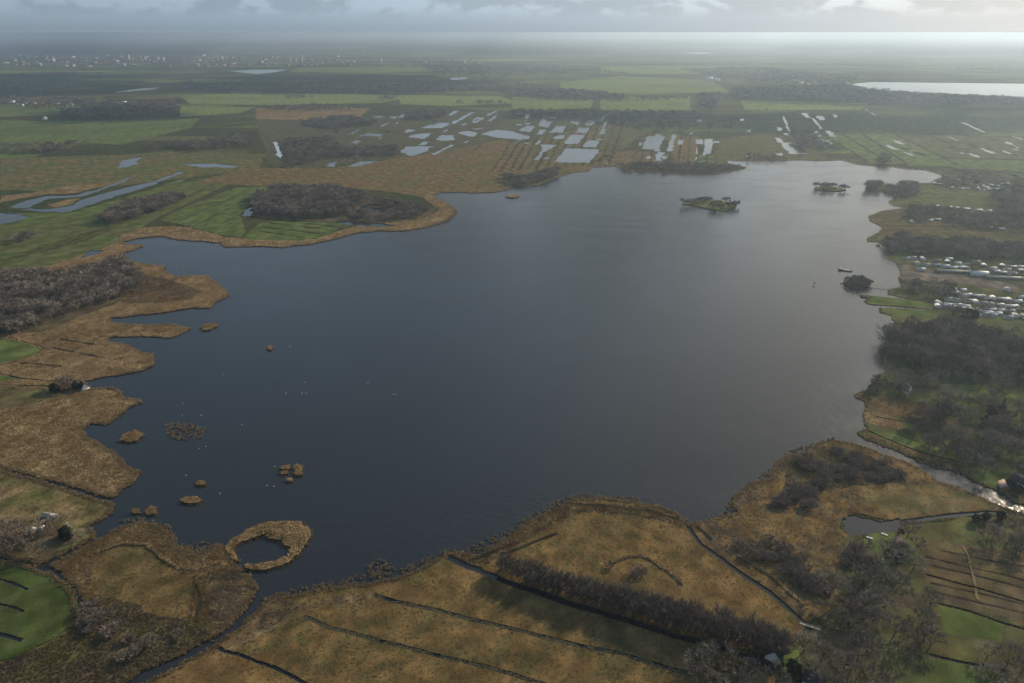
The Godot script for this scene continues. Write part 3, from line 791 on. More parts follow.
func leafy_meshes(h: float, r: float, n: int, cone: bool) -> Array:
	var wood := SurfaceTool.new()
	var leaf := SurfaceTool.new()
	wood.begin(Mesh.PRIMITIVE_TRIANGLES)
	leaf.begin(Mesh.PRIMITIVE_TRIANGLES)
	tube(wood, Vector3(0, -0.2, 0), Vector3(0, h * 0.9, 0), r * 0.09, r * 0.02, 5)
	for i in n:
		var t := rng.randf()
		var y := h * (0.1 + 0.9 * t)
		var rr := r * ((1.0 - t) if cone else sqrt(maxf(0.0, 1.0 - pow(2.0 * t - 1.0, 2.0)))) * (0.55 + 0.45 * rng.randf())
		var a := rng.randf() * TAU
		rr *= 1.0 + 0.25 * sin(a * 3.0 + t * 9.0)
		var c := Vector3(cos(a) * rr, y, sin(a) * rr)
		for k in 3:
			var d := Vector3(rng.randf_range(-1, 1), rng.randf_range(-0.6, 0.6), rng.randf_range(-1, 1)).normalized()
			sliver(leaf, c - d * 0.4, d, 1.0, 0.55)
	return [wood.commit(), leaf.commit()]

func tuft_mesh(n: int, r: float, w: float, lean: float) -> Mesh:
	var st := SurfaceTool.new()
	st.begin(Mesh.PRIMITIVE_TRIANGLES)
	for i in n:
		var a := rng.randf() * TAU
		var q := Vector3(cos(a), 0, sin(a)) * r * sqrt(rng.randf())
		var d := (Vector3.UP + Vector3(rng.randf_range(-1, 1), 0, rng.randf_range(-1, 1)) * lean).normalized()
		var s := Vector3(cos(a * 7.0), 0, sin(a * 7.0)) * w * 0.5
		var nn := Vector3(rng.randf_range(-0.5, 0.5), 1.0, rng.randf_range(-0.5, 0.5)).normalized()
		var top := q + d * rng.randf_range(0.65, 1.0)
		var m := q + d * 0.5
		var off := d.cross(s).normalized() * 0.008
		for f in [-1.0, 1.0]:
			var sf: Vector3 = s * f
			for v in [q - sf * 0.6, m + sf, q + sf * 0.6, q - sf * 0.6, m - sf, m + sf, m - sf, top, m + sf]:
				st.set_normal(nn)
				st.add_vertex(v - off * f)
	return st.commit()

func tinted(key: String, c: Color) -> StandardMaterial3D:
	var m := plain(key, c, 1.0)
	m.vertex_color_use_as_albedo = true
	m.specular_mode = BaseMaterial3D.SPECULAR_DISABLED
	return m

func mass(called: String, mesh: Mesh, m: Material, places: Array, tints: Array, label: String, category: String) -> void:
	if places.is_empty():
		return
	var mm := MultiMesh.new()
	mm.transform_format = MultiMesh.TRANSFORM_3D
	mm.use_colors = true
	mm.mesh = mesh
	mm.instance_count = places.size()
	for i in places.size():
		mm.set_instance_transform(i, places[i])
		mm.set_instance_color(i, tints[i])
	var o := MultiMeshInstance3D.new()
	o.multimesh = mm
	o.material_override = m
	o.name = numbered(called)
	add_child(o)
	tag(o, label, category, "", "stuff")

func wet(q: Vector2) -> bool:
	for w in waters:
		if w.box.has_point(q) and Geometry2D.is_point_in_polygon(q, w.poly):
			for i in islands:
				if i.box.has_point(q) and Geometry2D.is_point_in_polygon(q, i.poly):
					return false
			return true
	return false

func spot(q: Vector2, high: float, wide: float) -> Transform3D:
	return Transform3D(Basis(Vector3.UP, rng.randf() * TAU).scaled(Vector3(wide, high, wide)), Vector3(q.x, 0.0, q.y))

func scatter(a: Array, per: float, least := 0.0) -> Array:
	# random feet inside a traced outline, PER of them to the square metre
	var p := PP(a)
	var r := box_of(p)
	var o := []
	for i in int(r.get_area() * per):
		var q := r.position + Vector2(rng.randf(), rng.randf()) * r.size
		if not Geometry2D.is_point_in_polygon(q, p) or wet(q):
			continue
		var ok := true
		if least > 0.0:
			for b in o:
				if q.distance_squared_to(b) < least * least:
					ok = false
					break
		if ok:
			o.append(q)
	return o

var bare := []        # [wood, twigs] of the bare trees
var lumps := []       # the same joined, for woods

func joined(a: Array) -> Mesh:
	var st := SurfaceTool.new()
	for m in a:
		st.append_from(m, 0, Transform3D.IDENTITY)
	return st.commit()

func build_plants() -> void:
	var round_ := {"stems": 1, "lean": 0.2, "trunk": 2.6, "girth": 0.30, "limbs": 5, "open": 0.95, "rise": 0.75, "reach": 3.4, "forks": 3, "twigs": 13, "lift": 0.8, "spread": 0.8, "twig": 2.1, "twig_w": 0.15}
	var upright := {"stems": 4, "lean": 0.8, "trunk": 1.6, "girth": 0.14, "limbs": 3, "open": 0.45, "rise": 1.0, "reach": 3.6, "forks": 2, "twigs": 14, "lift": 1.5, "spread": 0.45, "twig": 3.0, "twig_w": 0.13}
	var bush := {"stems": 5, "lean": 0.9, "trunk": 0.6, "girth": 0.07, "limbs": 3, "open": 0.9, "rise": 0.8, "reach": 1.2, "forks": 2, "twigs": 12, "lift": 0.9, "spread": 0.9, "twig": 1.2, "twig_w": 0.11}
	for i in 4:
		bare.append(tree_meshes(round_))
	for i in 3:
		bare.append(tree_meshes(upright))
	for i in 3:
		bare.append(tree_meshes(bush))
	var full := round_.duplicate()
	full.merge({"trunk": 2.0, "twigs": 16, "twig_w": 0.5, "twig": 2.0, "girth": 0.4}, true)
	for i in 3:
		bare.append(tree_meshes(full))
	var thin := round_.duplicate()
	thin.merge({"forks": 3, "twigs": 7, "twig_w": 0.24, "twig": 2.4}, true)
	for i in 3:
		lumps.append(joined(tree_meshes(thin)))
	reeds()
	trees()

func reeds() -> void:
	var kinds := [tuft_mesh(9, 0.55, 0.30, 0.7), tuft_mesh(12, 0.7, 0.22, 0.6), tuft_mesh(9, 0.6, 0.36, 0.8), tuft_mesh(10, 0.6, 0.34, 2.2)]
	var m := tinted("reed", Color.WHITE)
	m.backlight_enabled = true
	m.backlight = Color(1.0, 1.0, 1.0)
	var by := {}
	for zi in zones.size():
		var z: Dictionary = zones[zi]
		if z.tuft <= 0.0:
			continue
		var n := int(z.box.get_area() * z.tuft * (0.4 if z.high < 1.25 else 1.3))
		for i in n:
			var q: Vector2 = z.box.position + Vector2(rng.randf(), rng.randf()) * z.box.size
			if absf(q.x) > 0.747 * (-q.y * 0.911 + 124.0) + 12.0 or q.y > -225.0 or not Geometry2D.is_point_in_polygon(q, z.poly):
				continue
			var over := false
			for k in range(zi + 1, zones.size()):
				if zones[k].box.has_point(q) and Geometry2D.is_point_in_polygon(q, zones[k].poly):
					over = true
					break
			if over or wet(q):
				continue
			if not by.has(zi):
				by[zi] = [[], []]
			var c: Color = z.paint.call(q)
			var hi: float = z.high * (0.5 if z.high < 1.25 else 0.62) * rng.randf_range(0.6, 1.15) * (1.0 + 0.5 * fine.get_noise_2d(q.x * 0.7, q.y * 0.7))
			by[zi][0].append(spot(q, hi, rng.randf_range(0.8, 1.4) * clampf(-q.y / 600.0, 0.8, 4.0)))
			by[zi][0][-1].origin.y = z.y - 0.05
			by[zi][1].append(c * rng.randf_range(0.75, 1.2) * (0.82 if z.high < 1.25 else 1.2))
	var total := 0
	for zi in by:
		total += by[zi][0].size()
		mass("reeds" if zones[zi].high > 1.25 else "moor_grass", kinds[zi % 3] if zones[zi].high > 1.25 else kinds[3], m, by[zi][0], by[zi][1], "standing stems of the " + zones[zi].label, "reeds" if zones[zi].high > 1.25 else "grass")
	# the fringe in the water's edge: tall pale reed, and thin grey reed further out
	var pl := []
	var ti := []
	var gl := []
	var gi := []
	for i in lake.size():
		var a := lake[i]
		var b := lake[(i + 1) % lake.size()]
		if a.length() > 2600.0 or absf(a.x) > 0.747 * (-a.y * 0.911 + 124.0) + 12.0 or a.y > -225.0:
			continue
		var right := a.x > 480.0 and a.y < -520.0 or a.x > 0.9 * -a.y * 0.55 and a.y < -400.0
		var out := (b - a).normalized().orthogonal()
		var dist := a.length()
		var k := int(a.distance_to(b) * (2.4 if dist < 700.0 else 0.8) * (0.25 if right else 1.0)) + 1
		for j in k:
			var q := a.lerp(b, rng.randf()) + out * (rng.randf_range(0.1, 2.6) if rng.randf() < 0.85 else rng.randf_range(-0.8, 0.2))
			pl.append(spot(q, rng.randf_range(1.4, 2.5), rng.randf_range(0.9, 1.5) * clampf(dist / 600.0, 1.0, 3.0)))
			pl[-1].origin.y = WATER - 0.1
			ti.append(Color(0.46, 0.35, 0.21).lerp(Color(0.27, 0.20, 0.12), rng.randf()))
	for w in waters:
		var dp: PackedVector2Array = w.poly
		if w.poly == lake or dp[0].length() > 900.0:
			continue
		for i in dp.size():
			var a := dp[i]
			var b := dp[(i + 1) % dp.size()]
			for j in int(a.distance_to(b) * 2.0):
				var q := a.lerp(b, rng.randf()) - (b - a).normalized().orthogonal() * rng.randf_range(-1.6, 1.6)
				if Geometry2D.is_point_in_polygon(q, dp):
					continue
				pl.append(spot(q, rng.randf_range(0.5, 0.9), rng.randf_range(0.6, 0.9)))
				pl[-1].origin.y = -0.1
				ti.append(Color(0.48, 0.38, 0.23).lerp(Color(0.27, 0.21, 0.12), rng.randf()))
	for p in overgrown:
		var r := box_of(p)
		for i in int(r.get_area() * 2.2):
			var q := r.position + Vector2(rng.randf(), rng.randf()) * r.size
			if Geometry2D.is_point_in_polygon(q, p) and mid.get_noise_2d(q.x * 3.0, q.y * 3.0) > -0.3:
				pl.append(spot(q, rng.randf_range(0.5, 0.9), rng.randf_range(0.5, 0.9)))
				pl[-1].origin.y = -0.2
				ti.append(Color(0.46, 0.40, 0.28).lerp(Color(0.28, 0.27, 0.16), rng.randf()))
	for z in islands:
		if z.name != "reed_islet":
			continue
		for i in z.poly.size():
			var a: Vector2 = z.poly[i]
			var b: Vector2 = z.poly[(i + 1) % z.poly.size()]
			for j in int(a.distance_to(b) * 1.6) + 1:
				var q := a.lerp(b, rng.randf()) + (b - a).normalized().orthogonal() * rng.randf_range(-0.4, 1.5)
				pl.append(spot(q, rng.randf_range(0.7, 1.5), rng.randf_range(0.5, 0.9)))
				pl[-1].origin.y = WATER - 0.1
				ti.append(Color(0.44, 0.33, 0.19).lerp(Color(0.27, 0.20, 0.12), rng.randf()))
	mass("shore_reeds", kinds[1], m, pl, ti, "tall pale reed fringe standing along the lake shore", "reeds")
	for a in [[256,600, 290,590, 345,578, 400,568, 450,548, 440,562, 396,580, 343,590, 270,604], [440,552, 470,546, 500,533, 545,506, 575,494, 640,497, 640,503, 575,502, 540,518, 500,545, 470,556],
			[720,514, 735,495, 750,482, 768,470, 790,450, 835,437, 835,444, 790,462, 775,482, 745,496, 740,510], [366,562, 380,559, 393,564, 394,574, 378,578, 367,572],
			[118,521, 140,517, 170,525, 178,540, 190,544, 210,541, 225,545, 215,552, 190,556, 172,548, 160,530, 130,524], [165,424, 180,422, 205,427, 203,438, 180,440, 167,436], [430,226, 446,219, 456,212, 450,204, 458,212, 449,222]]:
		var p := PP(a)
		var r := box_of(p)
		for i in int(r.get_area() * 0.75):
			var q := r.position + Vector2(rng.randf(), rng.randf()) * r.size
			if Geometry2D.is_point_in_polygon(q, p) and fine.get_noise_2d(q.x * 1.6, q.y * 1.6) > -0.12:
				gl.append(spot(q, rng.randf_range(1.3, 2.2), rng.randf_range(0.7, 1.2)))
				gl[-1].origin.y = WATER - 0.1
				gi.append(Color(0.46, 0.38, 0.27).lerp(Color(0.28, 0.235, 0.18), rng.randf()))
	mass("water_reeds", kinds[0], m, gl, gi, "sparse greyish reeds growing out of the shallow water", "reeds")
	print("tufts ", total + pl.size() + gl.size())

func tree_at(kind: int, q: Vector2, size: float, called: String, label: String, group: String, m: Material, wide := 1.0) -> Node3D:
	var t := thing(called, label, "tree" if called != "bare_shrub" else "shrub", Vector3(q.x, 0.0, q.y), rng.randf() * TAU, group)
	t.scale = Vector3(size * wide, size, size * wide)
	part("trunk" if called != "bare_shrub" else "stems", bare[kind][0], mats.bark, t)
	part("crown", bare[kind][1], m, t)
	return t

var wood_n := 0
var far_pl := []
var far_ti := []

func wood(a: Array, per: float, lo: float, hi: float, label: String, tint: Color, far := false) -> void:
	var pl := far_pl if far else []
	var ti := far_ti if far else []
	for q in scatter(a, per):
		var s := rng.randf_range(lo * 0.6, hi * 1.15) / 7.8
		pl.append(spot(q, s, s * rng.randf_range(0.85, 1.25)))
		ti.append(tint * rng.randf_range(0.5, 1.45))
	if not far:
		wood_n += 1
		mass("woodland", lumps[wood_n % 3], mats.twig, pl, ti, label, "woodland")

func trees() -> void:
	mats.bark = plain("bark", lin(0.085, 0.07, 0.055), 1.0)
	var twig := tinted("twig", Color.WHITE)
	var tw := []
	for c in [[0.225, 0.185, 0.15], [0.19, 0.158, 0.132], [0.25, 0.2, 0.145], [0.34, 0.30, 0.245], [0.19, 0.2, 0.125]]:
		tw.append(plain("twigs_%d" % tw.size(), lin(c[0], c[1], c[2]), 1.0))
	var T := Color(0.205, 0.178, 0.148)
	# the long hedge in front, every tree of it
	var path := wiggle(PP([500,575, 512,580, 560,596, 620,614, 700,637, 745,651, 778,661]), 4.0, 0.6)
	for i in path.size():
		for row in 3:
			var q := path[i] + Vector2(0.25, -1.0) * (1.4 + row * 3.2) + Vector2(rng.randf_range(-1.2, 1.2), rng.randf_range(-1, 1))
			var grow := 0.72 + 0.35 * clampf(i / 30.0, 0.0, 1.0)
			tree_at(4 + rng.randi() % 3, q, rng.randf_range(0.8, 1.05) * grow * 1.4, "coppice_tree", "slender bare grey-brown tree in the long hedge beside the ditch", "trees of the long hedge", tw[rng.randi() % 2], 1.15)
	for i in range(4, path.size(), 1):
		var q := path[i] + Vector2(0.25, -1.0) * 2.4 + Vector2(rng.randf_range(-1.5, 1.5), rng.randf_range(-0.6, 0.6))
		tree_at(7 + rng.randi() % 3, q, rng.randf_range(1.2, 1.9), "bare_shrub", "bare shrub at the foot of the long hedge", "shrubs of the long hedge", tw[rng.randi() % 2], 1.1)
	# bare trees in front, right
	var n := 0
	for a in [[[815,600, 850,570, 900,585, 925,600, 930,660, 880,660, 830,640], 0.012, "bare grey-brown tree in the grove behind the ditch's end", "trees of the front grove"],
			[[790,640, 830,650, 880,665, 905,690, 800,700, 790,676], 0.010, "bare tree around the dark house at the ditch's end", "trees around the front house"],
			[[690,668, 720,660, 760,668, 790,690, 700,700], 0.016, "bushy bare tree with greenish crown where the hedge ends", "trees at the hedge's end"],
			[[845,548, 880,552, 915,560, 925,575, 885,575, 850,572, 830,560], 0.010, "bare tree south of the cottage pond", "trees south of the cottage pond"],
			[[905,530, 918,540, 922,560, 914,566], 0.018, "bare tree on the cottage garden's field side", "trees beside the cottage garden"],
			[[920,596, 938,604, 942,640, 925,656], 0.012, "pale bare tree on the paddock's grove side", "trees along the paddock"],
			[[945,640, 1000,650, 1000,668, 945,655], 0.008, "thin bare tree standing on the olive rough strip", "trees on the rough strip"],
			[[1000,640, 1040,645, 1040,690, 980,690, 990,668], 0.014, "dark bare tree in the corner copse beside the paddock", "trees of the corner copse"],
			[[975,540, 1040,515, 1040,555, 1000,560], 0.012, "bare tree along the channel's near bank", "trees on the channel's near bank"]]:
		for q in scatter(a[0], a[1] * 1.05, 5.5):
			tree_at(rng.randi() % 4, q, rng.randf_range(1.0, 1.6), "bare_tree", a[2], a[3], tw[rng.randi() % 4])
			n += 1
	for a in [[[705,664], 1.35, 4, "rounded grey-green tree where the long hedge ends"], [[1014,516], 1.0, 3, "pale-twigged tree at the channel's bend"], [[82,540], 0.9, 3, "pale grey tree by the cottage's wind pump"]]:  # own twig tone per tree, palest at the bend and the wind pump
		tree_at(rng.randi() % 4, px(a[0][0], a[0][1]), a[1], "bare_tree", a[3], "", tw[a[2]])
	# bottom-left cottage grove and farmhouse clump
	for a in [[[0,530, 30,533, 60,545, 40,560, 0,553], 0.014, "bare tree in the grove below the cottage sheds", "trees below the cottage sheds"],
			[[25,520, 45,519, 62,526, 60,535, 45,533], 0.012, "bare tree beside the cottage sheds", "trees beside the cottage sheds"],
			[[50,386, 76,386, 74,392, 52,393], 0.016, "bare tree in the windbreak of the white farmhouse", "windbreak of the white farmhouse"]]:
		for q in scatter(a[0], a[1] * 1.6, 4.0):
			tree_at(rng.randi() % 4, q, rng.randf_range(1.0, 1.4), "bare_tree", a[2], a[3], tw[rng.randi() % 4])
			n += 1
	# the grassy island's round trees
	for a in [[684,205], [690,205], [694,204], [697,203], [700,202], [705,201.5], [703,203], [712,209], [716,209.5], [721,210], [714,207], [719,205], [728,208], [731,208], [734,207], [736,206.5], [726,203], [709,202]]:
		tree_at(10 + rng.randi() % 3, px(a[0], a[1]), rng.randf_range(1.1, 1.5), "bare_tree", "small round-topped bare tree on the grassy lake island", "trees on the grassy lake island", tw[1])
	for a in [[816,188], [823,189.5], [826,188.5], [830,189], [834,188], [841,190.5], [845,190.5]]:
		tree_at(10 + rng.randi() % 3, px(a[0], a[1]), rng.randf_range(1.2, 1.7), "bare_tree", "dark bare tree on the narrow wooded islet", "trees on the narrow wooded islet", tw[1])
	print("bare trees ", n)
	# shrubs on the moors
	for a in [[[735,545, 770,540, 805,558, 790,566, 750,560], 22, "dark shrub on the russet moor"], [[775,560, 800,566, 835,585, 830,600, 790,585], 18, "dark shrub on the russet moor"], [[795,462, 840,450, 890,465, 905,480, 850,485, 815,490], 40, "dark shrub on the point by the channel"],
			[[775,485, 815,490, 815,510, 775,504], 16, "dark shrub on the point by the channel"], [[845,548, 875,550, 870,565, 835,570], 10, "dark shrub below the cottage pond"], [[85,600, 130,605, 190,640, 120,660, 70,640], 14, "purple-brown shrub in the front brushland"],
			[[105,256, 115,258, 112,263, 100,262], 3, "dark shrub on the reed peninsula"], [[600,560, 650,575, 645,580, 600,566], 3, "low shrub on the rusty moor"]]:
		var feet := scatter(a[0], 0.06, 3.0)
		for i in mini(a[1], feet.size()):
			tree_at(7 + rng.randi() % 3, feet[i], rng.randf_range(1.0, 1.9), "bare_shrub", a[2], a[2] + "s", tw[rng.randi() % 2], 1.35)
	# evergreens
	var eg := [leafy_meshes(9.0, 2.6, 420, true), leafy_meshes(7.5, 3.4, 480, false)]
	var dark := plain("needles", lin(0.022, 0.038, 0.02), 1.0)
	for a in [[66,536, 1, 1.0], [70,539, 1, 0.8], [62,538, 0, 0.8], [54,391, 1, 1.0], [58,392, 1, 0.9], [792,672, 1, 1.0], [797,680, 0, 1.1], [1000,520, 1, 0.9], [985,520, 1, 0.8], [975,522, 1, 0.8], [990,415, 1, 1.2], [985,425, 1, 1.1], [1002,410, 0, 1.2], [1010,488, 1, 1.0], [1016,494, 1, 1.0], [888,556, 1, 0.7], [897,560, 1, 0.7], [900,535, 1, 0.6], [968,318, 1, 1.5], [974,319, 1, 1.3], [964,319, 1, 1.2]]:
		var t := thing("evergreen_tree", "dark green evergreen tree among bare ones", "tree", Vector3(px(a[0], a[1]).x, 0, px(a[0], a[1]).y), rng.randf() * TAU, "evergreens near the houses")
		t.scale = Vector3.ONE * a[3]
		part("trunk", eg[a[2]][0], mats.bark, t)
		part("crown", eg[a[2]][1], dark, t)
	# woods that read as one mass
	wood([-40,285, 10,276, 60,276, 125,262, 150,285, 120,300, 85,308, 60,318, 20,333, -40,336], 0.022, 7.0, 12.0, "dense bare grey wood on the left lake shore", T)
	wood([120,268, 160,278, 205,290, 190,303, 130,303], 0.004, 3.0, 5.0, "scattered scrub on the reed peninsula", T)
	wood([252,200, 275,190, 330,190, 362,198, 358,206, 350,216, 300,219, 255,214], 0.022, 8.0, 13.0, "dense bare wood behind the north shore", T)
	wood([358,200, 400,204, 433,210, 422,217, 395,221, 345,220, 358,214, 382,215, 395,209, 372,205], 0.018, 6.0, 10.0, "bare wood ringing the small pond", T)
	wood([97,222, 130,203, 180,195, 190,199, 150,215, 115,225], 0.02, 7.0, 11.0, "bare copse between the meadows", T)
	wood([0,243, 25,236, 42,236, 25,242, 0,247], 0.02, 6.0, 9.0, "small bare copse on the left meadow", T)
	wood([888,332, 940,328, 985,337, 1040,350, 1040,383, 960,378, 905,367, 884,354], 0.024, 9.0, 14.0, "dense bare wood on the right lake shore", T)
	wood([905,378, 960,380, 1040,386, 1040,402, 985,405, 960,400, 930,392, 905,396], 0.006, 8.0, 12.0, "loose bare trees below the right wood", T)
	wood([868,388, 880,376, 905,376, 915,400, 890,397], 0.014, 7.0, 10.0, "bare trees at the pool by the lake", T)
	wood([920,408, 960,402, 1000,412, 1040,420, 1040,490, 1005,483, 960,470, 930,455, 905,440, 905,425], 0.010, 8.0, 13.0, "bare grey-brown wood above the channel", T)
	wood([880,243, 900,240, 960,246, 1030,250, 1030,262, 950,256, 900,256, 886,248], 0.02, 9.0, 13.0, "dark wooded belt above the caravan camp", T)
	wood([905,208, 940,212, 1030,225, 1030,234, 960,228, 905,220], 0.010, 7.0, 12.0, "wooded belt between camping fields", T)
	wood([990,195, 1030,192, 1030,222, 1000,222], 0.011, 8.0, 13.0, "wood at the far end of the camping fields", T)
	wood([882,188, 918,184, 916,196, 896,198], 0.02, 6.0, 10.0, "dark trees on the headland point", T)
	wood([866,186, 880,187, 878,191, 867,191], 0.03, 8.0, 12.0, "tree clump on the headland's tip", T)
	wood([930,178, 955,172, 1030,182, 1030,194, 960,189, 935,187], 0.004, 7.0, 11.0, "trees around the far caravan rows", T)
	wood([900,283, 955,290, 960,297, 930,300, 905,291], 0.016, 6.0, 9.0, "dark garden trees beside the harbour", T)
	wood([903,258, 1030,272, 1030,285, 960,275, 903,266], 0.005, 5.0, 8.0, "garden trees between upper camp chalets", T)
	wood([935,292, 1030,305, 1030,322, 940,314], 0.004, 4.0, 7.0, "hedges and small trees between camp chalets", T)
	wood([950,311, 980,314, 978,322, 952,320], 0.02, 7.0, 9.0, "dark tree clump in front of the caravan camp", T)
	wood([500,178, 530,176, 560,170, 556,178, 530,186, 505,186], 0.016, 7.0, 10.0, "bare trees on the far shore's corner", T)
	wood([612,166, 660,164, 720,166, 740,168, 720,173, 650,172, 625,171], 0.016, 6.0, 9.0, "bare trees along the far lake edge", T)
	wood([745,156, 800,160, 820,160, 800,163, 750,166], 0.008, 5.0, 8.0, "low scrub along the far lake edge", T)
	wood([880,160, 886,156, 890,166, 878,165], 0.02, 8.0, 12.0, "tree group at the meadow's lake end", T)
	wood([280,142, 330,138, 345,150, 395,148, 400,156, 330,158, 290,168], 0.012, 7.0, 11.0, "bare woodland strip in the dark marsh", T)
	# far tree belts, ever more distant
	for a in [[[0,148, 60,145, 85,137, 70,150, 20,155], 0.003], [[60,112, 110,106, 180,100, 180,112, 120,118, 60,118], 0.0035], [[140,148, 200,142, 250,135, 256,145, 200,152], 0.004], [[300,124, 350,118, 380,125, 330,130], 0.006], [[400,115, 450,112, 440,120, 405,120], 0.006],
			[[512,90, 560,90, 625,96, 620,102, 540,100, 512,96], 0.004], [[700,94, 720,95, 715,112, 700,110], 0.004], [[730,90, 860,86, 870,92, 1030,100, 1030,106, 860,102, 740,99], 0.004], [[512,112, 620,113, 700,114, 700,119, 600,119, 512,116], 0.003],
			[[680,70, 760,68, 860,78, 850,84, 740,82], 0.0016], [[270,86, 420,86, 512,88, 512,92, 400,92, 270,90], 0.003], [[0,99, 60,99, 120,103, 100,107, 0,104], 0.002], [[420,66, 512,66, 600,70, 560,76, 440,76], 0.0009], [[0,85, 40,86, 40,90, 0,90], 0.002],
			[[560,122, 640,124, 700,126, 740,124, 730,130, 640,130, 590,124], 0.003], [[786,136, 815,138, 830,150, 800,148], 0.006], [[256,110, 320,106, 360,110, 300,112], 0.003]]:
		wood(a[0], a[1], 9.0, 15.0, "distant belt of dark bare trees in the polder", T, true)
	for i in 70:
		var y := 46.0 + 70.0 * pow(rng.randf(), 1.6)
		var x := rng.randf_range(-20, 1020)
		var wd := rng.randf_range(15, 70)
		wood([x, y, x + wd, y + rng.randf_range(-1.5, 1.5), x + wd, y + 0.5 + (y - 40) * 0.02, x, y + 0.5 + (y - 40) * 0.02], 0.0011 * pow((y - 34.0) / 40.0, 1.3), 9.0, 15.0, "distant belt of dark bare trees in the polder", T, true)
	mass("far_woodland", lumps[1], mats.twig, far_pl, far_ti, "distant belts of dark bare trees across the far polder", "woodland")
	print("far trees ", far_pl.size())

# ------------------------------------------------------------------ buildings
func quad(st: SurfaceTool, a: Vector3, b: Vector3, c: Vector3, d: Vector3) -> void:
	for v in [a, b, c, a, c, d]:
		st.add_vertex(v)

func bx(st: SurfaceTool, lo: Vector3, hi: Vector3) -> void:
	var p := []
	for i in 8:
		p.append(Vector3(hi.x if i & 1 else lo.x, hi.y if i & 2 else lo.y, hi.z if i & 4 else lo.z))
	for f in [[0, 2, 3, 1], [4, 5, 7, 6], [0, 4, 6, 2], [1, 3, 7, 5], [2, 6, 7, 3], [0, 1, 5, 4]]:
		quad(st, p[f[0]], p[f[1]], p[f[2]], p[f[3]])

func slab(lo: Vector3, hi: Vector3) -> Mesh:
	var st := SurfaceTool.new()
	st.begin(Mesh.PRIMITIVE_TRIANGLES)
	bx(st, lo, hi)
	st.generate_normals()
	return st.commit()

func gable_wall(w: float, l: float, h: float, r: float) -> Mesh:
	var st := SurfaceTool.new()
	st.begin(Mesh.PRIMITIVE_TRIANGLES)
	var x := w * 0.5
	var z := l * 0.5
	for s in [-1.0, 1.0]:
		quad(st, Vector3(x * s, -0.1, -z * s), Vector3(x * s, h, -z * s), Vector3(x * s, h, z * s), Vector3(x * s, -0.1, z * s))
		quad(st, Vector3(x * s, -0.1, z * s), Vector3(x * s, h, z * s), Vector3(-x * s, h, z * s), Vector3(-x * s, -0.1, z * s))
		for v in [Vector3(x * s, h, z * s), Vector3(0, h + r, z * s), Vector3(-x * s, h, z * s)]:
			st.add_vertex(v)
	st.generate_normals()
	return st.commit()

func gable_roof(w: float, l: float, h: float, r: float) -> Mesh:
	# two pitched slabs with eaves, 0.25 m thick
	var st := SurfaceTool.new()
	st.begin(Mesh.PRIMITIVE_TRIANGLES)
	var z := l * 0.5 + 0.4
	var k := r / (w * 0.5)
	for s in [-1.0, 1.0]:
		var e: float = (w * 0.5 + 0.4) * s
		var a := Vector3(0, h + r + 0.28, -z * s)
		var b := Vector3(0, h + r + 0.28, z * s)
		var c := Vector3(e, h - k * 0.4 + 0.28, z * s)
		var d := Vector3(e, h - k * 0.4 + 0.28, -z * s)
		var t := Vector3(0, -0.25, 0)
		quad(st, b, c, d, a)
		quad(st, a + t, d + t, c + t, b + t)
		quad(st, d, c, c + t, d + t)
		quad(st, a, d, d + t, a + t)
		quad(st, c, b, b + t, c + t)
	st.generate_normals()
	return st.commit()

func house(called: String, label: String, category: String, at: Vector2, turn: float, w: float, l: float, h: float, r: float, wallm: Material, roofm: Material, o := {}) -> Node3D:
	var t := thing(called, label, category, Vector3(at.x, o.get("y", 0.0), at.y), turn, o.get("group", ""))
	part("wall", gable_wall(w, l, h, r), wallm, t)
	var rf := part("roof", gable_roof(w, l, h, r), roofm, t)
	if o.get("chimney", false):
		part("chimney", slab(Vector3(-0.4, h + r - 0.6, l * 0.25), Vector3(0.4, h + r + 1.3, l * 0.25 + 0.8)), mats.brick, rf)
	for i in int(o.get("windows", 2)):
		var z: float = -l * 0.5 + l * (i + 0.5) / o.get("windows", 2)
		for s in [-1.0, 1.0]:
			var x: float = (w * 0.5 + 0.03) * s
			if i == 0 and s > 0:
				part("door", slab(Vector3(x - 0.05, 0.02, z - 0.5), Vector3(x + 0.05, 2.05, z + 0.5)), mats.door, t)
			else:
				var f := part("window", slab(Vector3(x - 0.05, 1.0, z - 0.6), Vector3(x + 0.05, minf(h - 0.1, 2.1), z + 0.6)), mats.frame, t)
				part("pane", slab(Vector3(x - 0.07, 1.1, z - 0.5), Vector3(x + 0.07, minf(h - 0.2, 2.0), z + 0.5)), mats.glass, f)
	return t

